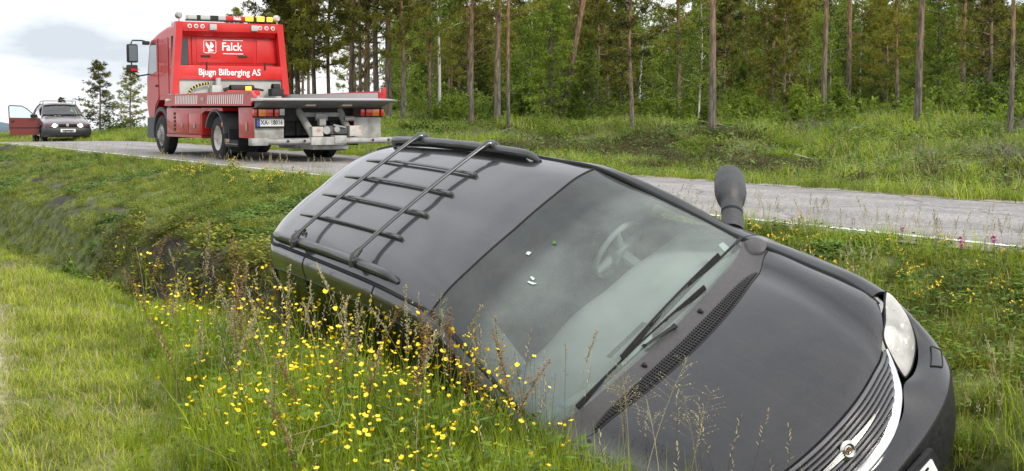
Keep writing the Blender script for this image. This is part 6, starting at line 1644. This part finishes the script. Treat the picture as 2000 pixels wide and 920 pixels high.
for px, D_, i, hs in ((448, 9.2, 0, 1.45), (440, 9.3, 1, 1.25), (400, 9.0, 2, 1.3), (788, 6.9, 2, 1.15), (690, 7.3, 4, 1.25), (985, 6.05, 2, 1.1), (938, 6.1, 2, 1.0), (880, 6.35, 0, 1.15), (595, 8.2, 4, 1.2), (650, 7.9, 5, 1.2), (1235, 5.0, 3, .95), (1255, 5.05, 3, 1.0), (1240, 4.95, 3, .85), (1340, 4.75, 3, .9), (1370, 4.8, 3, .85), (1300, 4.8, 3, .8)):
    s_, l_ = at_px(px, D_); put_stalk(i, s_, l_, hs)
def trefoil(seed, m_, R_=.05, k_=9, H=.16):
    g = np.random.default_rng(seed); b = Blades()
    for q in range(k_):
        x, y = g.normal(0, R_, 2); h = H * g.uniform(.7, 1.2); b.stalk([(x * .5, y * .5, 0), (x, y, h)], .0015, 0)
        for w_ in range(6): b.leaf((x, y, h), g.normal(size=3) + np.array([0, 0, .4]), .014, .006, 1)
        for w_ in range(4): b.leaf((x * .7, y * .7, h * g.uniform(.3, .9)), g.normal(size=3) + np.array([0, 0, .2]), .03, .010, 0)
    return b.mesh('trefoil', [HERB, m_])
TF = [trefoil(k, YELD) for k in range(301, 305)]
def put_flower(me_, nm, s_, l_, sc, lab, grp=None):
    x, y = xy(s_, l_); o = link(nm, me_, None, label=lab, category='flower'); o.location = (x, y, gxy(x, y)); o.scale = (sc,) * 3; o.rotation_euler = (0, 0, gf.uniform(0, 6.3))
    if grp: o['group'] = grp
for k in range(58): put_flower(TF[k % 4], 'yellow_trefoil', gf.uniform(4.2, 10.5), gf.uniform(7.0, 8.35), gf.uniform(.6, 1.1), 'dull yellow trefoil clump on the bank between minivan and road', 'yellow trefoil beside the road')
for k in range(30): put_flower(TF[k % 4], 'yellow_trefoil', gf.uniform(18, 23.5), gf.uniform(7.4, 8.4), gf.uniform(.8, 1.3), 'yellow trefoil clump at the road edge below the truck', 'yellow trefoil below the truck')
CL = Blades(); gq_ = np.random.default_rng(9); CL.stalk([(0, 0, 0), (.01, 0, .14), (.0, .01, .27)], .002, 0)
for w_ in range(60):
    d = gq_.normal(size=3); d /= np.linalg.norm(d); CL.leaf(np.array([0, .01, .28]) + d * .008, d, .014, .004, 1)
for w_ in range(6): CL.leaf((.005, 0, .1), gq_.normal(size=3), .04, .012, 0)
CLM = CL.mesh('clover', [HERB, PURP])
for px, py_, sc, lab in ((1879, 470, 1.25, 'purple clover head against the road, left of the rightmost one'), (1944, 468, 1.3, 'rightmost purple clover head against the road'), (1768, 449, .9, 'small purple clover nearer the minivan bonnet'), (1884, 483, .9, 'low purple clover below the left one')):
    # stands on the bank just this side of the road edge
    for D_ in np.arange(8, 14, .02):
        x = (px - 1000) / FPX * D_; z = gxy(x, D_)
        if EYE - (py_ - 207) / FPX * D_ <= z + .28 * sc: break
    s_, l_ = sl(x, D_); put_flower(CLM, 'clover_flower', s_, l_, sc, lab)
# fallen sticks on the verge and dry stalks in the meadow
STK = mat('dead_wood', (.30, .26, .22), .9, var=.3, scale=8)
for k in range(26):
    s_, l_ = gf.uniform(8, 60), gf.uniform(17, 32); x, y = xy(s_, l_); a = gf.uniform(0, 6.3); L2_ = gf.uniform(.5, 1.6); q = MB(); z = gxy(x, y)
    pts = [(x + math.cos(a) * L2_ * t + gf.normal(0, .05), y + math.sin(a) * L2_ * t, z + .08 + .35 * t * gf.uniform(.5, 1)) for t in np.linspace(0, 1, 5)]
    q.tube(pts, np.linspace(.018, .006, 5), 5); q.build('fallen_branch', STK, None, label='grey dead branch lying in the grass before the wood', category='branch', group='dead branches before the wood')
for s_, l_, a, L2_ in ((4.9, 1.75, .3, .55), (5.2, 1.9, .1, .5), (4.75, 1.95, 2.7, .45), (5.6, 2.0, .9, .6), (5.0, 2.1, 1.4, .5), (6.2, 1.8, 2.9, .5)):
    x, y = xy(s_, l_); z = gxy(x, y); q = MB(); q.tube([(x, y, z), (x + .4 * L2_ * math.cos(a), y + .4 * L2_ * math.sin(a), z + .28 * L2_), (x + .9 * L2_ * math.cos(a), y + .9 * L2_ * math.sin(a), z + .42 * L2_)], [.003, .0025, .0012], 5)
    q.build('dry_stalk', DRY, None, label='bleached dry stalk leaning at the mown edge of the meadow', category='stalk', group='dry stalks at the mown edge')
